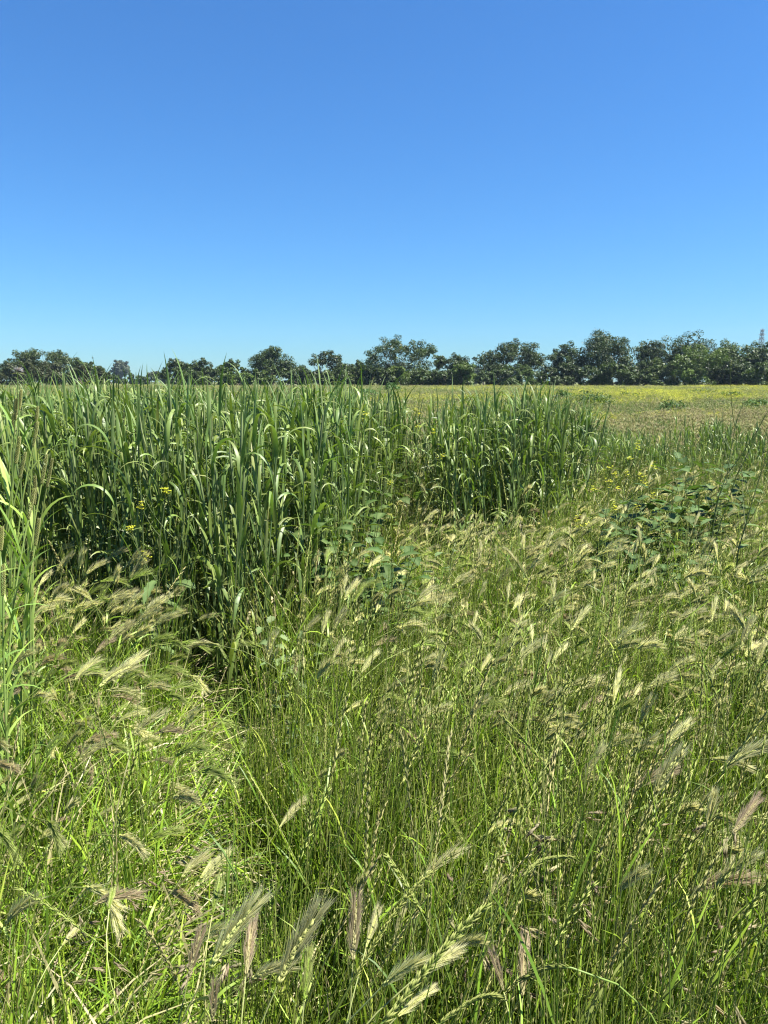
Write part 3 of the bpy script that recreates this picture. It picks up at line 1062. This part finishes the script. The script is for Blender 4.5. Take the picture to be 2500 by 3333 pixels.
WEEDS = [
    (1165, 1930, .42, 'dark', 1.1, 'dark green broadleaf weed at the foot of the cereal patch'),
    (1240, 1990, .42, 'dark', 1.0, 'spreading dark broadleaf weed right of the one at the foot of the cereal'),
    (1090, 1850, .5, 'dark', .95, 'broadleaf weed half hidden by the edge of the cereal stalks'),
    (1330, 1880, .5, 'pale', 1.1, 'light green lobed weed between the two cereal clumps'),
    (1360, 1960, .45, 'pale', .9, 'small light green lobed weed below the gap between cereal clumps'),
    (960, 2060, .5, 'pale', .78, 'grey-green lobed weed standing in the shade by the furrow'),
    (985, 2230, .45, 'pale', .6, 'little grey-green weed low beside the furrow'),
    (1180, 1720, .5, 'dark', 1.15, 'leafy weed climbing among the thin middle cereal'),
    (2110, 1770, .5, 'dark', 1.1, 'dark broadleaf weed below the yellow mustard in the open meadow'),
    (2060, 1800, .45, 'dark', .9, 'small dark weed next to the meadow broadleaf weed'),
    (2190, 1740, .5, 'dark', 1.0, 'dark green weed with upright leaves left of the tall budding stems'),
    (2290, 1690, .55, 'dark', 1.25, 'large-leaved dark weed at the foot of the tall budding stems'),
    (2370, 1640, .6, 'dark', 1.2, 'broadleaf weed right of the tall budding stems'),
    (2020, 1900, .4, 'dark', .9, 'low dark weed in the matted foxtails of the open meadow'),
    (2180, 1920, .4, 'dark', .8, 'lowest dark weed under the meadow weeds'),
]
weed_xy = np.array([at_z(w[0], w[1], w[2])[:2] for w in WEEDS])
P_all = [P_left, P_right]
def outside_cereal(xy):
    d = np.linalg.norm(xy[:, None, :] - weed_xy[None], axis=2).min(1)
    return np.array([not any(in_poly(p, q) for q in P_all) for p in xy]) & ((d > .16) | (rng.random(len(xy)) < .25))

def furrow(xy):
    """0 on the beaten line that runs towards the cereal patch, 1 away from it"""
    xc = -0.45 - 0.225 * (xy[:, 1] - 1.84) + 0.04 * np.sin(xy[:, 1] * 5)
    d = (np.abs(xy[:, 0] - xc) - .10 - .05 * np.clip(xy[:, 1] - 2.4, 0, 1)) / 0.09
    on = np.clip((xy[:, 1] - 1.2) / .3, 0, 1) * np.clip((3.8 - xy[:, 1]) / .2, 0, 1)
    return 1 - on * (1 - np.clip(d, 0, 1))

def lump(xy):
    """uneven height of the sward: mounds and hollows about half a metre across"""
    v = .35 + .85 * patch(xy, .85, 2) + .45 * patch(xy, .38, 3)
    return np.clip(v, .5, 1.22) * (.55 + .45 * furrow(xy))

def drift(xy):
    """1 where foxtails take over in a drift, 0 where ryegrass and stems stand"""
    sx = screen(xy, .55)
    v = np.clip((patch(xy, 1.3, 1) - .42) * 6, 0, 1)
    v = np.where((xy[:, 1] > 2.1) & (sx > 1150), np.maximum(v, .75), v)
    v = np.where((xy[:, 1] > 1.9) & (xy[:, 1] < 3.3) & (sx > 120) & (sx < 720), 1.0, v)
    v = np.where((xy[:, 1] > 1.9) & (xy[:, 1] < 2.9) & (sx > 900) & (sx < 1350), np.maximum(v, .9), v)
    return np.where(xy[:, 1] < 1.55, v * .3, v)

def screen(xy, z=.45):
    """photo x of each ground point"""
    d = xy[:, 1] * CP - (z - CAM_Z) * SP
    return 1250 + FPX * xy[:, 0] / d

Y0, Y1 = 0.42, 9.0
def keep(xy, prob):
    return xy[rng.random(len(xy)) < prob]

xy = pts_in_view(Y0, Y1, 120, 1.3)
xy = keep(xy, furrow(xy))
xy = xy[outside_cereal(xy)]
n = len(xy)
sc = rng.uniform(.75, 1.15, n); sc = np.c_[sc, sc, sc * lump(xy)]
scatter('meadow_grass', tuft_mass, np.c_[xy, np.zeros(n)], np.c_[rng.normal(0, .08, n), rng.normal(.08, .1, n), rng.uniform(0, 6.28, n)], sc,
        'short bright green grass blades filling the whole foreground', 'grass')

xy = pts_in_view(Y0, Y1, 120, 1.3)
right = 1 / (1 + np.exp(-(screen(xy) - 800) / 120))
pr = np.where(xy[:, 1] < 3.0, .15 + .85 * right, .55)
xy = keep(xy, pr * furrow(xy) * (1 - .45 * drift(xy)))
xy = xy[outside_cereal(xy)]
n = len(xy)
sc = rng.uniform(.75, 1.1, n); sc = np.c_[sc, sc, sc * lump(xy)]
scatter('thin_stemmed_grass', culm_mass, np.c_[xy, np.zeros(n)], np.c_[rng.normal(0, .07, n), rng.normal(.15, .12, n), rng.normal(-.3, .9, n)], sc,
        'dense thin upright green stems between the seed heads', 'grass')

xy = pts_in_view(Y0, 3.2, 150, 1.2)
left = 1 / (1 + np.exp((screen(xy) - 650) / 90))
xy = keep(xy, (left * .95 + .1) * furrow(xy))
n = len(xy)
scatter('flattened_grass', lodged_mass, np.c_[xy, np.zeros(n)], np.c_[rng.normal(0, .15, n), rng.normal(.35, .25, n), rng.normal(0, 1.0, n)], rng.uniform(.8, 1.15, n),
        'flattened straw-flecked grass lying over at the near corner', 'grass')

def singles(kinds, mass, xy, rotf, sclf, quota, name, label, cat, group, mass_label, vis):
    """the plants that show largest become plants of their own, the rest one mass"""
    n = len(xy)
    rot = rotf(xy); scl = sclf(xy)
    order = np.argsort(vis(xy))
    own = set(order[:quota].tolist())
    for i in order[:quota]:
        k = rnd.choice(kinds)
        r = k.place((float(xy[i, 0]), float(xy[i, 1]), 0), tuple(map(float, rot[i])), float(scl[i]))
        l, g = label(float(xy[i, 0]), float(xy[i, 1])), group(float(xy[i, 0]), float(xy[i, 1]))
        tag(r, l, cat, g)
    o = np.array([i not in own for i in range(n)])
    scatter(name, mass, np.c_[xy[o], np.zeros(o.sum())], rot[o], scl[o], mass_label, cat)

def in_frame_first(z):
    def f(xy):
        px = screen(xy, z)
        d = xy[:, 1] * CP - (z - CAM_Z) * SP
        py = 1666.5 - FPX * ((z - CAM_Z) * CP + xy[:, 1] * SP) / d
        bad = (px < 20) | (px > 2480) | (py > 3330)
        return xy[:, 1] + np.where(bad, 100, 0)
    return f

# foxtails
xy = pts_in_view(1.0, Y1, 280, 1.2)
SH = np.array((.26, 0.0))                       # the heads hang over to this side of their roots
mat = pts_in_view(2.2, 6.0, 330, .6)
mat = keep(mat, np.where(screen(mat, .5) > 1050, 1.0, .0) * np.clip(patch(mat, .6, 2) * 2.2 - .3, .3, 1))
xy = keep(xy, (.10 + .9 * drift(xy)) * furrow(xy) * furrow(xy + SH))
xy = np.concatenate([xy, mat])
extra = np.concatenate([rng.normal(at_z(q[0], q[1], .5)[:2], (.13, .16), (q[2], 2)) for q in ((560, 2150, 90), (420, 2230, 60), (650, 2080, 40), (330, 2020, 40))])
xy = np.concatenate([xy, keep(extra, furrow(extra) * furrow(extra + SH))])
xy = xy[outside_cereal(xy)]
def fox_rot(xy):
    n = len(xy)
    over = np.clip((xy[:, 1] - 1.9) / .5, 0, 1) * np.clip((screen(xy, .5) - 950) / 250, 0, 1)      # beaten down by wind here
    return np.c_[rng.normal(0, .1 + .2 * over, n), rng.normal(.16 + .38 * over, .16 + .16 * over, n),
                 rng.normal(-.05, .5 + .45 * over, n) + 1.6 * (patch(xy, 1.0, 3) - .5)]
def fox_scl(xy):
    return rng.uniform(.88, 1.1, len(xy)) * np.clip(lump(xy), .6, 1.12)
def fox_lab(x, y):
    s = 1250 + FPX * x / y
    if y < 1.6: return 'bristly foxtail grass stalk among the nearest stems at the bottom of the field'
    return 'bristly foxtail grass stalk leaning in the pale drift below the cereal patch' if s < 900 else 'bristly foxtail grass stalk nodding among the pale ryegrass spikes'
def fox_grp(x, y):
    s = 1250 + FPX * x / y
    if y < 1.6: return 'foxtails nearest the camera'
    return 'foxtails in the drift below the cereal patch' if s < 900 else 'foxtails among the ryegrass'
singles(fox, fox_mass, xy, fox_rot, fox_scl, 270, 'foxtail_meadow_grass', fox_lab, 'foxtail grass', fox_grp,
        'pale bristly foxtail heads matted together across the middle of the field', in_frame_first(.55))

# ryegrass
xy = pts_in_view(1.0, Y1, 260, 1.2)
sx = screen(xy, .7)
right = 1 / (1 + np.exp(-(sx - 850) / 120))
dens = np.where(xy[:, 1] < 3.4, .06 + .9 * right * np.clip(patch(xy, .7, 1) * 2.2 - .35, .1, 1), .35) * (1 - np.where(xy[:, 1] < 2.1, .25, .7) * drift(xy))
xy = keep(xy, dens * furrow(xy))
xy = xy[outside_cereal(xy)]
def rye_rot(xy):
    n = len(xy)
    return np.c_[rng.normal(0, .07, n), rng.normal(.12, .1, n), rng.normal(-.2, .9, n)]
singles(rye, rye_mass, xy, rye_rot, lambda q: rng.uniform(.8, 1.05, len(q)) * np.clip(lump(q), .72, 1.1), 290, 'ryegrass_meadow_grass',
        lambda x, y: 'slender upright ryegrass stalk with a pale jointed spike in the nearest stand' if x > -.25 else 'thin ryegrass stalk with a jointed spike beside the flattened grass',
        'ryegrass', lambda x, y: 'ryegrass in the nearest stand' if x > -.25 else 'ryegrass beside the flattened grass',
        'stand of pale jointed ryegrass spikes across the field', in_frame_first(.7))

# brome with drooping brown spikelets, near the bottom of the picture
for px, py, z in [(1560, 2760, .6), (1700, 2800, .62), (1790, 2850, .6), (1850, 2720, .62), (1640, 2950, .55), (2200, 3050, .58),
                  (2440, 2960, .62), (2300, 3200, .6), (560, 2660, .5), (440, 2800, .45), (640, 2880, .45), (300, 3000, .42), (500, 3100, .45),
                  (250, 3180, .42), (2050, 2650, .6), (2420, 2700, .62), (760, 3050, .5)]:
    p = at_z(px, py, z)
    k = rnd.choice(brome)
    rz = G(0, 1.2)
    r = k.place((float(p[0]) - .15 * math.cos(rz), float(p[1]) - .15 * math.sin(rz), 0), (0, 0, rz), z / .5 * .98)
    tag(r, 'brome stalk with drooping purple-brown spikelets ' + ('over the flattened grass' if px < 900 else 'in the green stems near the bottom edge'), 'brome grass',
        'brome over the flattened grass' if px < 900 else 'brome in the green stems near the bottom')

# ------------------------------------------------------------------ the large bristly heads at the bottom edge, each one where it stands
def hero_foxtail(bx, by, tx, ty, d, tone, label, thick=1.0, scale=None):
    b = np.array((0, 0, CAM_Z)) + ray(bx, by) * d
    t = np.array((0, 0, CAM_Z)) + ray(tx, ty) * (d * U(.98, 1.06))
    ax = t - b
    L = np.linalg.norm(ax)
    sc = scale or L / .125
    axis_l = L - .036 * sc
    u = unit(ax)
    side = unit(np.cross(u, (0, 1, 0)))
    line = [b + u * axis_l * q + np.array((0, 0, -1)) * .012 * sc * q * q for q in np.linspace(0, 1, 5)]
    root = np.array((b[0] - u[0] * .22 + G(0, .03), b[1] - .02 + abs(G(0, .05)), 0))
    pts = bez(root, root + np.array((0, 0, b[2] * .5)), b - u * b[2] * .35, b, 12)
    stem = MB()
    g = rnd.choice(GREEN[:4])
    stem.tube([p - root for p in pts], np.linspace(.0016, .001, 12), [lerp(g, (.34, .37, .14), q) for q in np.linspace(0, 1, 12)], 4)
    body, aw = fox_head([p - root for p in line], tone, sc, 8, thick * .95)
    lf = MB()
    blade(lf, pts[5] - root, U(0, 6.28), U(.12, .2), .005, .4, U(1, 2), g)
    k = Kind('foxtail_grass', [('stem', stem, M_grass), ('leaf', lf, M_grass), ('seed_head', body, M_head), ('seed_head>bristles', aw, M_head)])
    tag(k.place(tuple(map(float, root)), (0, 0, 0), 1.0), label, 'foxtail grass', 'large bristly heads along the bottom edge')

for a in [
    (677, 3160, 847, 2869, 1.00, 1, 'large pale yellow-green foxtail head leaning over the purple ones'),
    (901, 3211, 1050, 2888, 1.02, 1, 'large foxtail head with long pale bristles second along the bottom edge'),
    (1148, 3135, 1162, 2880, 1.10, 2, 'upright purple-brown foxtail head pointing straight up'),
    (1190, 3090, 1235, 2930, 1.12, 1, 'small tilted foxtail head touching the upright purple-brown one'),
    (1240, 3215, 1385, 3080, .95, 1, 'short pale foxtail head uppermost of the three slanting together'),
    (1350, 3185, 1510, 3055, .97, 1, 'pale bristly foxtail head reaching furthest of the three slanting together'),
    (1290, 3312, 1420, 3188, .93, 1, 'lowest pale foxtail head of the three slanting together'),
    (613, 3185, 658, 2990, 1.05, 2, 'dark purple foxtail head standing left of the leaning pale one'),
    (800, 3180, 824, 2950, 1.12, 2, 'dark purple foxtail head in the shade of the leaning pale one'),
    (990, 3260, 1010, 3060, 1.0, 0, 'green foxtail head below the long-bristled one'),
    (690, 3333, 700, 3170, .98, 2, 'purple foxtail head half cut by the bottom edge'),
    (1700, 3250, 1712, 3010, 1.0, 2, 'upright grey-purple foxtail head standing alone among green stems'),
    (1640, 3230, 1600, 3070, .98, 2, 'dull foxtail head leaning away beside the lone upright one'),
    (2380, 2720, 2480, 2560, 1.25, 2, 'dark foxtail head cut by the frame edge'),
    (2300, 2700, 2330, 2550, 1.3, 1, 'pale fanned foxtail head near the frame edge'),
    (690, 2980, 720, 2830, 1.3, 0, 'green drooping foxtail head above the leaning pale one'),
    (355, 2960, 370, 2870, 1.3, 0, 'small green foxtail head standing in the flattened grass'),
    (200, 3080, 260, 3000, 1.25, 1, 'small pale foxtail head lying in the flattened grass'),
]:
    hero_foxtail(*a)

# the thick green spike crossing the pale heads
def big_spike(pix, d0, label, name='ryegrass', w=1.0):
    P = [np.array((0, 0, CAM_Z)) + ray(x, y) * d0 for x, y in pix]
    base = P[0]
    root = np.array((base[0] - .18 * np.sign(P[1][0] - P[0][0]), base[1] - .03, 0))
    spk = bez(P[0], P[1], P[2], P[3], 30)
    st = bez(root, root + np.array((0, 0, base[2] * .5)), base - unit(np.array(P[1]) - base) * .2, base, 10)
    stem, sp = MB(), MB()
    g = (.18, .26, .05)
    stem.tube([p - root for p in st + spk[1:]], np.linspace(.0018, .0008, 39), [g] * 39, 4)
    for i, p in enumerate(spk[:-1]):
        d = unit(spk[i + 1] - p)
        o = unit(np.cross(d, (0.1, 1, .2))) * (1 if i % 2 else -1)
        for j in range(4):
            c = lerp((.24, .33, .04), (.4, .42, .14), rnd.random() * .6)
            sp.lens(p - root + d * .003 * j, d + o * (.34 - .08 * j) + rng.normal(size=3) * .09, .017 * w, .0040 * w, c, lerp(c, (.45, .42, .22), .4), 4, .7)
    k = Kind(name, [('stem', stem, M_grass), ('spike', sp, M_head)])
    tag(k.place(tuple(map(float, root)), (0, 0, 0), 1.0), label, 'ryegrass', 'long ryegrass spikes near the bottom edge')
big_spike([(1235, 3340), (1340, 3230), (1420, 3100), (1565, 2965)], .92, 'thick green ryegrass spike slanting across the pale foxtail heads', w=1.1)
big_spike([(1150, 3190), (1240, 3030), (1310, 2920), (1395, 2850)], 1.0, 'slender long ryegrass spike slanting above the pale foxtail heads', w=.7)
big_spike([(1420, 3340), (1500, 3280), (1560, 3230), (1610, 3245)], .95, 'pale ryegrass spike at the bottom edge bending flat', w=.75)
big_spike([(1860, 3150), (1800, 3140), (1770, 3150), (1715, 3180)], .95, 'drooping ryegrass spike curling back to the lone upright foxtail', w=.8)
big_spike([(1700, 2870), (1730, 2810), (1780, 2790), (1840, 2790)], 1.2, 'ryegrass spike arching over like a hook', w=.8)
big_spike([(1765, 2480), (1700, 2400), (1670, 2370), (1640, 2340)], 1.6, 'straw-coloured ryegrass stalk leaning against the upright stems', w=.8)

# ------------------------------------------------------------------ pale broad grass at the frame edge
for i, (px, py, yy) in enumerate([(100, 1260, 2.7), (150, 1330, 2.8), (-40, 1270, 2.6), (75, 1340, 2.7), (20, 1215, 2.5), (60, 1290, 2.3), (110, 1290, 2.5), (-30, 1330, 2.2), (5, 1400, 2.0), (60, 1420, 2.2), (130, 1500, 2.2), (145, 1510, 2.35),
                                  (75, 1610, 2.0), (10, 1600, 1.9), (175, 1570, 2.3), (-20, 1250, 2.8), (40, 1250, 2.9), (35, 1480, 2.4), (-60, 1480, 2.1), (90, 1380, 2.6), (-10, 1700, 1.8), (50, 1720, 1.85), (120, 1700, 2.1), (20, 1850, 1.75), (90, 1840, 1.9), (160, 1800, 2.1)]):
    p = at_y(px, py, yy)
    az = G(.1, .4)
    H = p[2] - .07
    k = canary_kind(H, az)
    r = k.place((float(p[0]) - .12 * H, yy, 0), (0, 0, 0), 1.0)
    tag(r, 'pale green broad-leaved grass stalk with a dense spike at the frame edge beside the cereal', 'canary grass', 'pale broad grass at the frame edge')

def dried_head():
    p = at_y(57, 1212, 2.45)
    r = empty('dried_flower', (float(p[0]) - .04, 2.45, 0)); tag(r, 'dark blue-grey dried flower head above the pale grass at the frame edge', 'flower')
    st = MB(); H = float(p[2])
    pts = bez((0, 0, 0), (0, 0, H * .5), (.02, 0, H * .8), (.04, 0, H), 10)
    st.tube(pts, np.linspace(.0032, .0018, 10), [(.17, .24, .07)] * 10, 5)
    obj('stem', st.mesh('stem', M_weed), r)
    hd = MB()
    for i in range(70):
        d = unit(rng.normal(size=3) + np.array((.3, 0, .6)))
        hd.lens(pts[-1] + d * .004, d, U(.012, .02), .003, (.10, .11, .12), rnd.choice([(.22, .23, .26), (.3, .24, .2), (.12, .13, .16)]), 3)
    obj('bloom', hd.mesh('bloom', M_weed), r)
    br = MB()
    for i in range(14):
        a = 6.28 * i / 14
        br.lens(pts[-1], (math.cos(a), math.sin(a), -.25), U(.02, .03), .0035, (.2, .26, .08), (.3, .33, .12), 3)
    obj('bracts', br.mesh('bracts', M_weed), r)
dried_head()

# ------------------------------------------------------------------ weeds and flowers
mallows = [broadleaf_kind('broadleaf_weed', U(.80, .92), rnd.randint(5, 7), U(.12, .15), (.035, .078, .016), 8) for _ in range(4)]
pale_m = [broadleaf_kind('broadleaf_weed', U(.66, .76), 5, U(.07, .09), (.12, .18, .07), 8) for _ in range(2)]
for px, py, z, ks, s, l in WEEDS:
    p = at_z(px, py, z)
    tag(rnd.choice(mallows if ks == 'dark' else pale_m).place((float(p[0]), float(p[1]), 0), (0, 0, U(0, 6.28)), s), l, 'weed')

def mustard_at(px, py, yy, branches, flowers, label, leafy=3, group=None):
    p = at_y(px, py, yy)
    k = mustard_kind(p[2] / 1.02, branches, flowers, leafy)
    tag(k.place((float(p[0]) - .1, yy, 0), (0, 0, G(0, .4)), 1.0), label, 'mustard', group)
mustard_at(2375, 1290, 3.9, 5, False, 'tall budding mustard stem with branches in front of the low cereal patch', 5)
mustard_at(2360, 1310, 4.0, 4, False, 'second tall budding mustard stem close against the first', 4)
mustard_at(2480, 1290, 3.7, 4, False, 'tall bare crooked mustard stem near the frame edge', 3)
mustard_at(2060, 1480, 4.6, 7, True, 'yellow-flowering mustard in front of the low cereal patch', 3)
mustard_at(1990, 1530, 4.3, 6, True, 'yellow-flowering mustard at the edge of the open meadow', 3)
mustard_at(2120, 1560, 4.5, 4, True, 'small yellow-flowering mustard right of the larger one', 2)
mustard_at(1372, 1385, 4.9, 4, True, 'mustard with small yellow flowers in the thin middle cereal', 3)
mustard_at(1160, 1350, 4.6, 4, True, 'mustard with a yellow tip at the shoulder of the large cereal patch', 3)
mustard_at(535, 1570, 2.95, 3, True, 'yellow-tipped mustard standing before the dark cereal front', 4)
mustard_at(580, 1600, 3.0, 2, False, 'thin budding mustard stem before the dark cereal front', 3)
mustard_at(1250, 1560, 4.2, 4, False, 'budding mustard stem between the cereal clumps', 4)
mustard_at(1330, 1180, 17, 6, True, 'tall pale mustard far out behind the cereal tips', 6)

# ------------------------------------------------------------------ the open field out to the trees
def field_tuft(R_, n, tone, h, seeds, w=.006):
    """coarse tuft of many stems with fuzzy heads, for the field where single plants blur together"""
    mb, hb = MB(), MB()
    for i in range(n):
        q, rr = U(0, 6.28), R_ * math.sqrt(rnd.random())
        az = U(0, 6.28) if rnd.random() < .5 else G(0, .7)
        L = U(*h)
        if tone == 'tan': c = rnd.choice([(.24, .25, .105), (.18, .24, .075), (.30, .28, .15), (.14, .21, .05)])
        elif tone == 'green': c = rnd.choice([(.11, .19, .035), (.14, .215, .04), (.085, .155, .03), (.18, .23, .06)])
        else: c = rnd.choice([(.13, .19, .045), (.1, .16, .04), (.17, .22, .05)])
        pts = arc((rr * math.cos(q), rr * math.sin(q), 0), az, U(0, .2), U(.2, 1.0), L, 5)
        mb.ribbon(pts, [w, w, w * .9, w * .7, w * .3], sides(pts, az, U(-1, 1), U(-1.5, 1.5)), [c] * 5)
        if rnd.random() < seeds:
            d = unit(pts[-1] - pts[-2])
            if tone == 'mustard':
                for k in range(3): flower_head(hb, pts[-1] + rng.normal(size=3) * .03, 1.7, 3)
            else:
                c2 = rnd.choice([(.40, .38, .19), (.36, .33, .19), (.44, .43, .21), (.30, .35, .13)]) if tone == 'tan' else rnd.choice([(.3, .33, .14), (.36, .34, .2)])
                for k in range(5):
                    hb.lens(pts[-1] - d * .02 + rng.normal(size=3) * .004, d + rng.normal(size=3) * .22, U(.05, .085), .006, c2, lerp(c2, PURPLE, U(0, .3)), 3)
    return Kind('field_tuft', [('culms', mb, M_grass), ('heads', hb, M_petal if tone == 'mustard' else M_head)])

tanm = collection_of([field_tuft(.22, 44, 'tan', (.3, .6), .75) for _ in range(5)], 'tan_tufts')
greenm = collection_of([field_tuft(.24, 50, 'green', (.3, .62), .25, .009) for _ in range(4)], 'green_tufts')
mustm = collection_of([field_tuft(.26, 34, 'mustard', (.45, .75), .6, .008) for _ in range(4)], 'mustard_tufts')

A = [pts_in_view(7.5, 26, 26, 2.0), pts_in_view(26, 70, 6.5, 4.0), pts_in_view(70, 152, 1.9, 8.0)]
S = [np.full(len(A[0]), 1.0), np.full(len(A[1]), 1.5), np.full(len(A[2]), 2.5)]
xy = np.concatenate(A); base = np.concatenate(S)
n = len(xy)
lp_ = np.array([(a, b) for a, b, c in low])
ok = np.array([np.min(np.abs(lp_ - p).sum(1)) > .14 if p[1] < 12 else True for p in xy])
xy, base = xy[ok], base[ok]
n = len(xy)
y = xy[:, 1]
sx = screen(xy, .5)
far = np.clip((y - 17) / 30, 0, 1)
must = np.clip((patch(xy, 22, 0) - .52) * 4, 0, 1) * np.clip((y - 16) / 20, 0, 1) * np.clip((sx - 900) / 700, .12, 1) * .22
green = np.clip(.40 + far * 1.0 + (patch(xy, 9, 3) - .5) * 1.6, .04, .95)
u = rng.random(n)
km = u < must
kg = (~km) & (rng.random(n) < green)
kt = ~(km | kg)
def put(name, coll, m, label, hs):
    k = int(m.sum())
    b = base[m]
    vert = np.where(b > 1.2, np.where(b > 2, 1.25, 1.1), 1.0) * rng.uniform(.8, 1.2, k) * hs
    scl = np.c_[b * rng.uniform(.85, 1.2, k), b * rng.uniform(.85, 1.2, k), vert]
    scatter(name, coll, np.c_[xy[m], np.zeros(k)], np.c_[rng.normal(0, .05, k), rng.normal(.04, .06, k), rng.normal(0, 1.2, k)], scl, label, 'grass')
put('dry_field_grass', tanm, kt, 'tan and pinkish seeding grass stretching over the middle of the field', 1.0)
put('green_field_grass', greenm, kg, 'green grass and low weeds stretching to the foot of the trees', 1.0)
put('flowering_field_weeds', mustm, km, 'yellow-green flowering mustard spread over the far field', .95)

# dark leafy weed clumps that stand out of the far field
def field_weed(px0, px1, py0, py1, label, col=(.07, .125, .04)):
    b = at_z((px0 + px1) / 2, py1, .45)
    Y = float(b[1])
    H = at_y(0, py0, Y)[2]
    W = (px1 - px0) / FPX * Y
    root = empty('leafy_weed_clump', (float(b[0]), Y, 0)); tag(root, label, 'weed', 'leafy weed clumps out in the field')
    V, F, C = [], [], []
    n = max(16, int(26 * W / H / 2))
    for i in range(n):
        q, rr = U(0, 6.28), math.sqrt(rnd.random())
        hh = H * (1 - .35 * rr * rr) * U(.75, 1)
        c = np.array((rr * W / 2 * math.cos(q), rr * W * .4 * math.sin(q), hh * .72))
        crown_leaves(V, F, C, c, .3 * H, 70, .012 + .0013 * Y, np.array(col) * U(.8, 1.25), 1.0)
    obj('foliage', big_mesh('foliage', V, F, C, M_weed), root)
    st = MB()
    for i in range(10):
        q, rr = U(0, 6.28), U(0, .4)
        p = np.array((rr * W * math.cos(q), rr * W * .8 * math.sin(q), 0))
        st.tube(arc(p, q, .05, .2, H * .8, 5), [.008, .007, .006, .005, .003], [(.12, .16, .06)] * 5, 3)
    obj('stems', st.mesh('stems', M_weed), root)
for a in [(1870, 1975, 1256, 1322, 'wide dark leafy clump in the field under the tallest oak'),
          (2140, 2240, 1290, 1345, 'ragged dark leafy clump nearer than the wide one'),
          (1800, 1870, 1265, 1300, 'pale leafy clump beside the wide dark one'),
          (2230, 2330, 1263, 1283, 'low leafy clump below the bright green shrub'),
          (2330, 2420, 1268, 1296, 'leafy clump amid the yellow bloom at the far side'),
          (1255, 1300, 1240, 1275, 'small leafy clump below the largest oak'),
          (2010, 2080, 1268, 1295, 'small round leafy clump right of the wide dark one'),
          (1160, 1230, 1262, 1290, 'leafy clump showing above the thin middle cereal'),
          (2420, 2520, 1285, 1330, 'leafy clump by the frame edge beyond the budding stems')]:
    field_weed(*a)

# ------------------------------------------------------------------ the air between here and the far trees
def haze():
    x0, x1, y0, y1, z0, z1 = -700, 700, -30, 900, -1.0, 60.0
    vs = [(x, y, z) for z in (z0, z1) for y in (y0, y1) for x in (x0, x1)]
    fs = [(0, 2, 3, 1), (4, 5, 7, 6), (0, 1, 5, 4), (2, 6, 7, 3), (0, 4, 6, 2), (1, 3, 7, 5)]
    me = bpy.data.meshes.new('haze'); me.from_pydata(vs, [], fs)
    m = bpy.data.materials.new('thin_haze'); m.use_nodes = True
    N = m.node_tree.nodes
    N.clear()
    out = N.new('ShaderNodeOutputMaterial')
    v = N.new('ShaderNodeVolumePrincipled')
    v.inputs['Color'].default_value = (0.62, 0.82, 1.0, 1)
    v.inputs['Density'].default_value = 0.00012
    v.inputs['Anisotropy'].default_value = 0.2
    m.node_tree.links.new(v.outputs[0], out.inputs['Volume'])
    me.materials.append(m)
    o = obj('haze', me)
    tag(o, 'thin pale blue haze over the far field and trees', 'haze', kind='stuff')
haze()
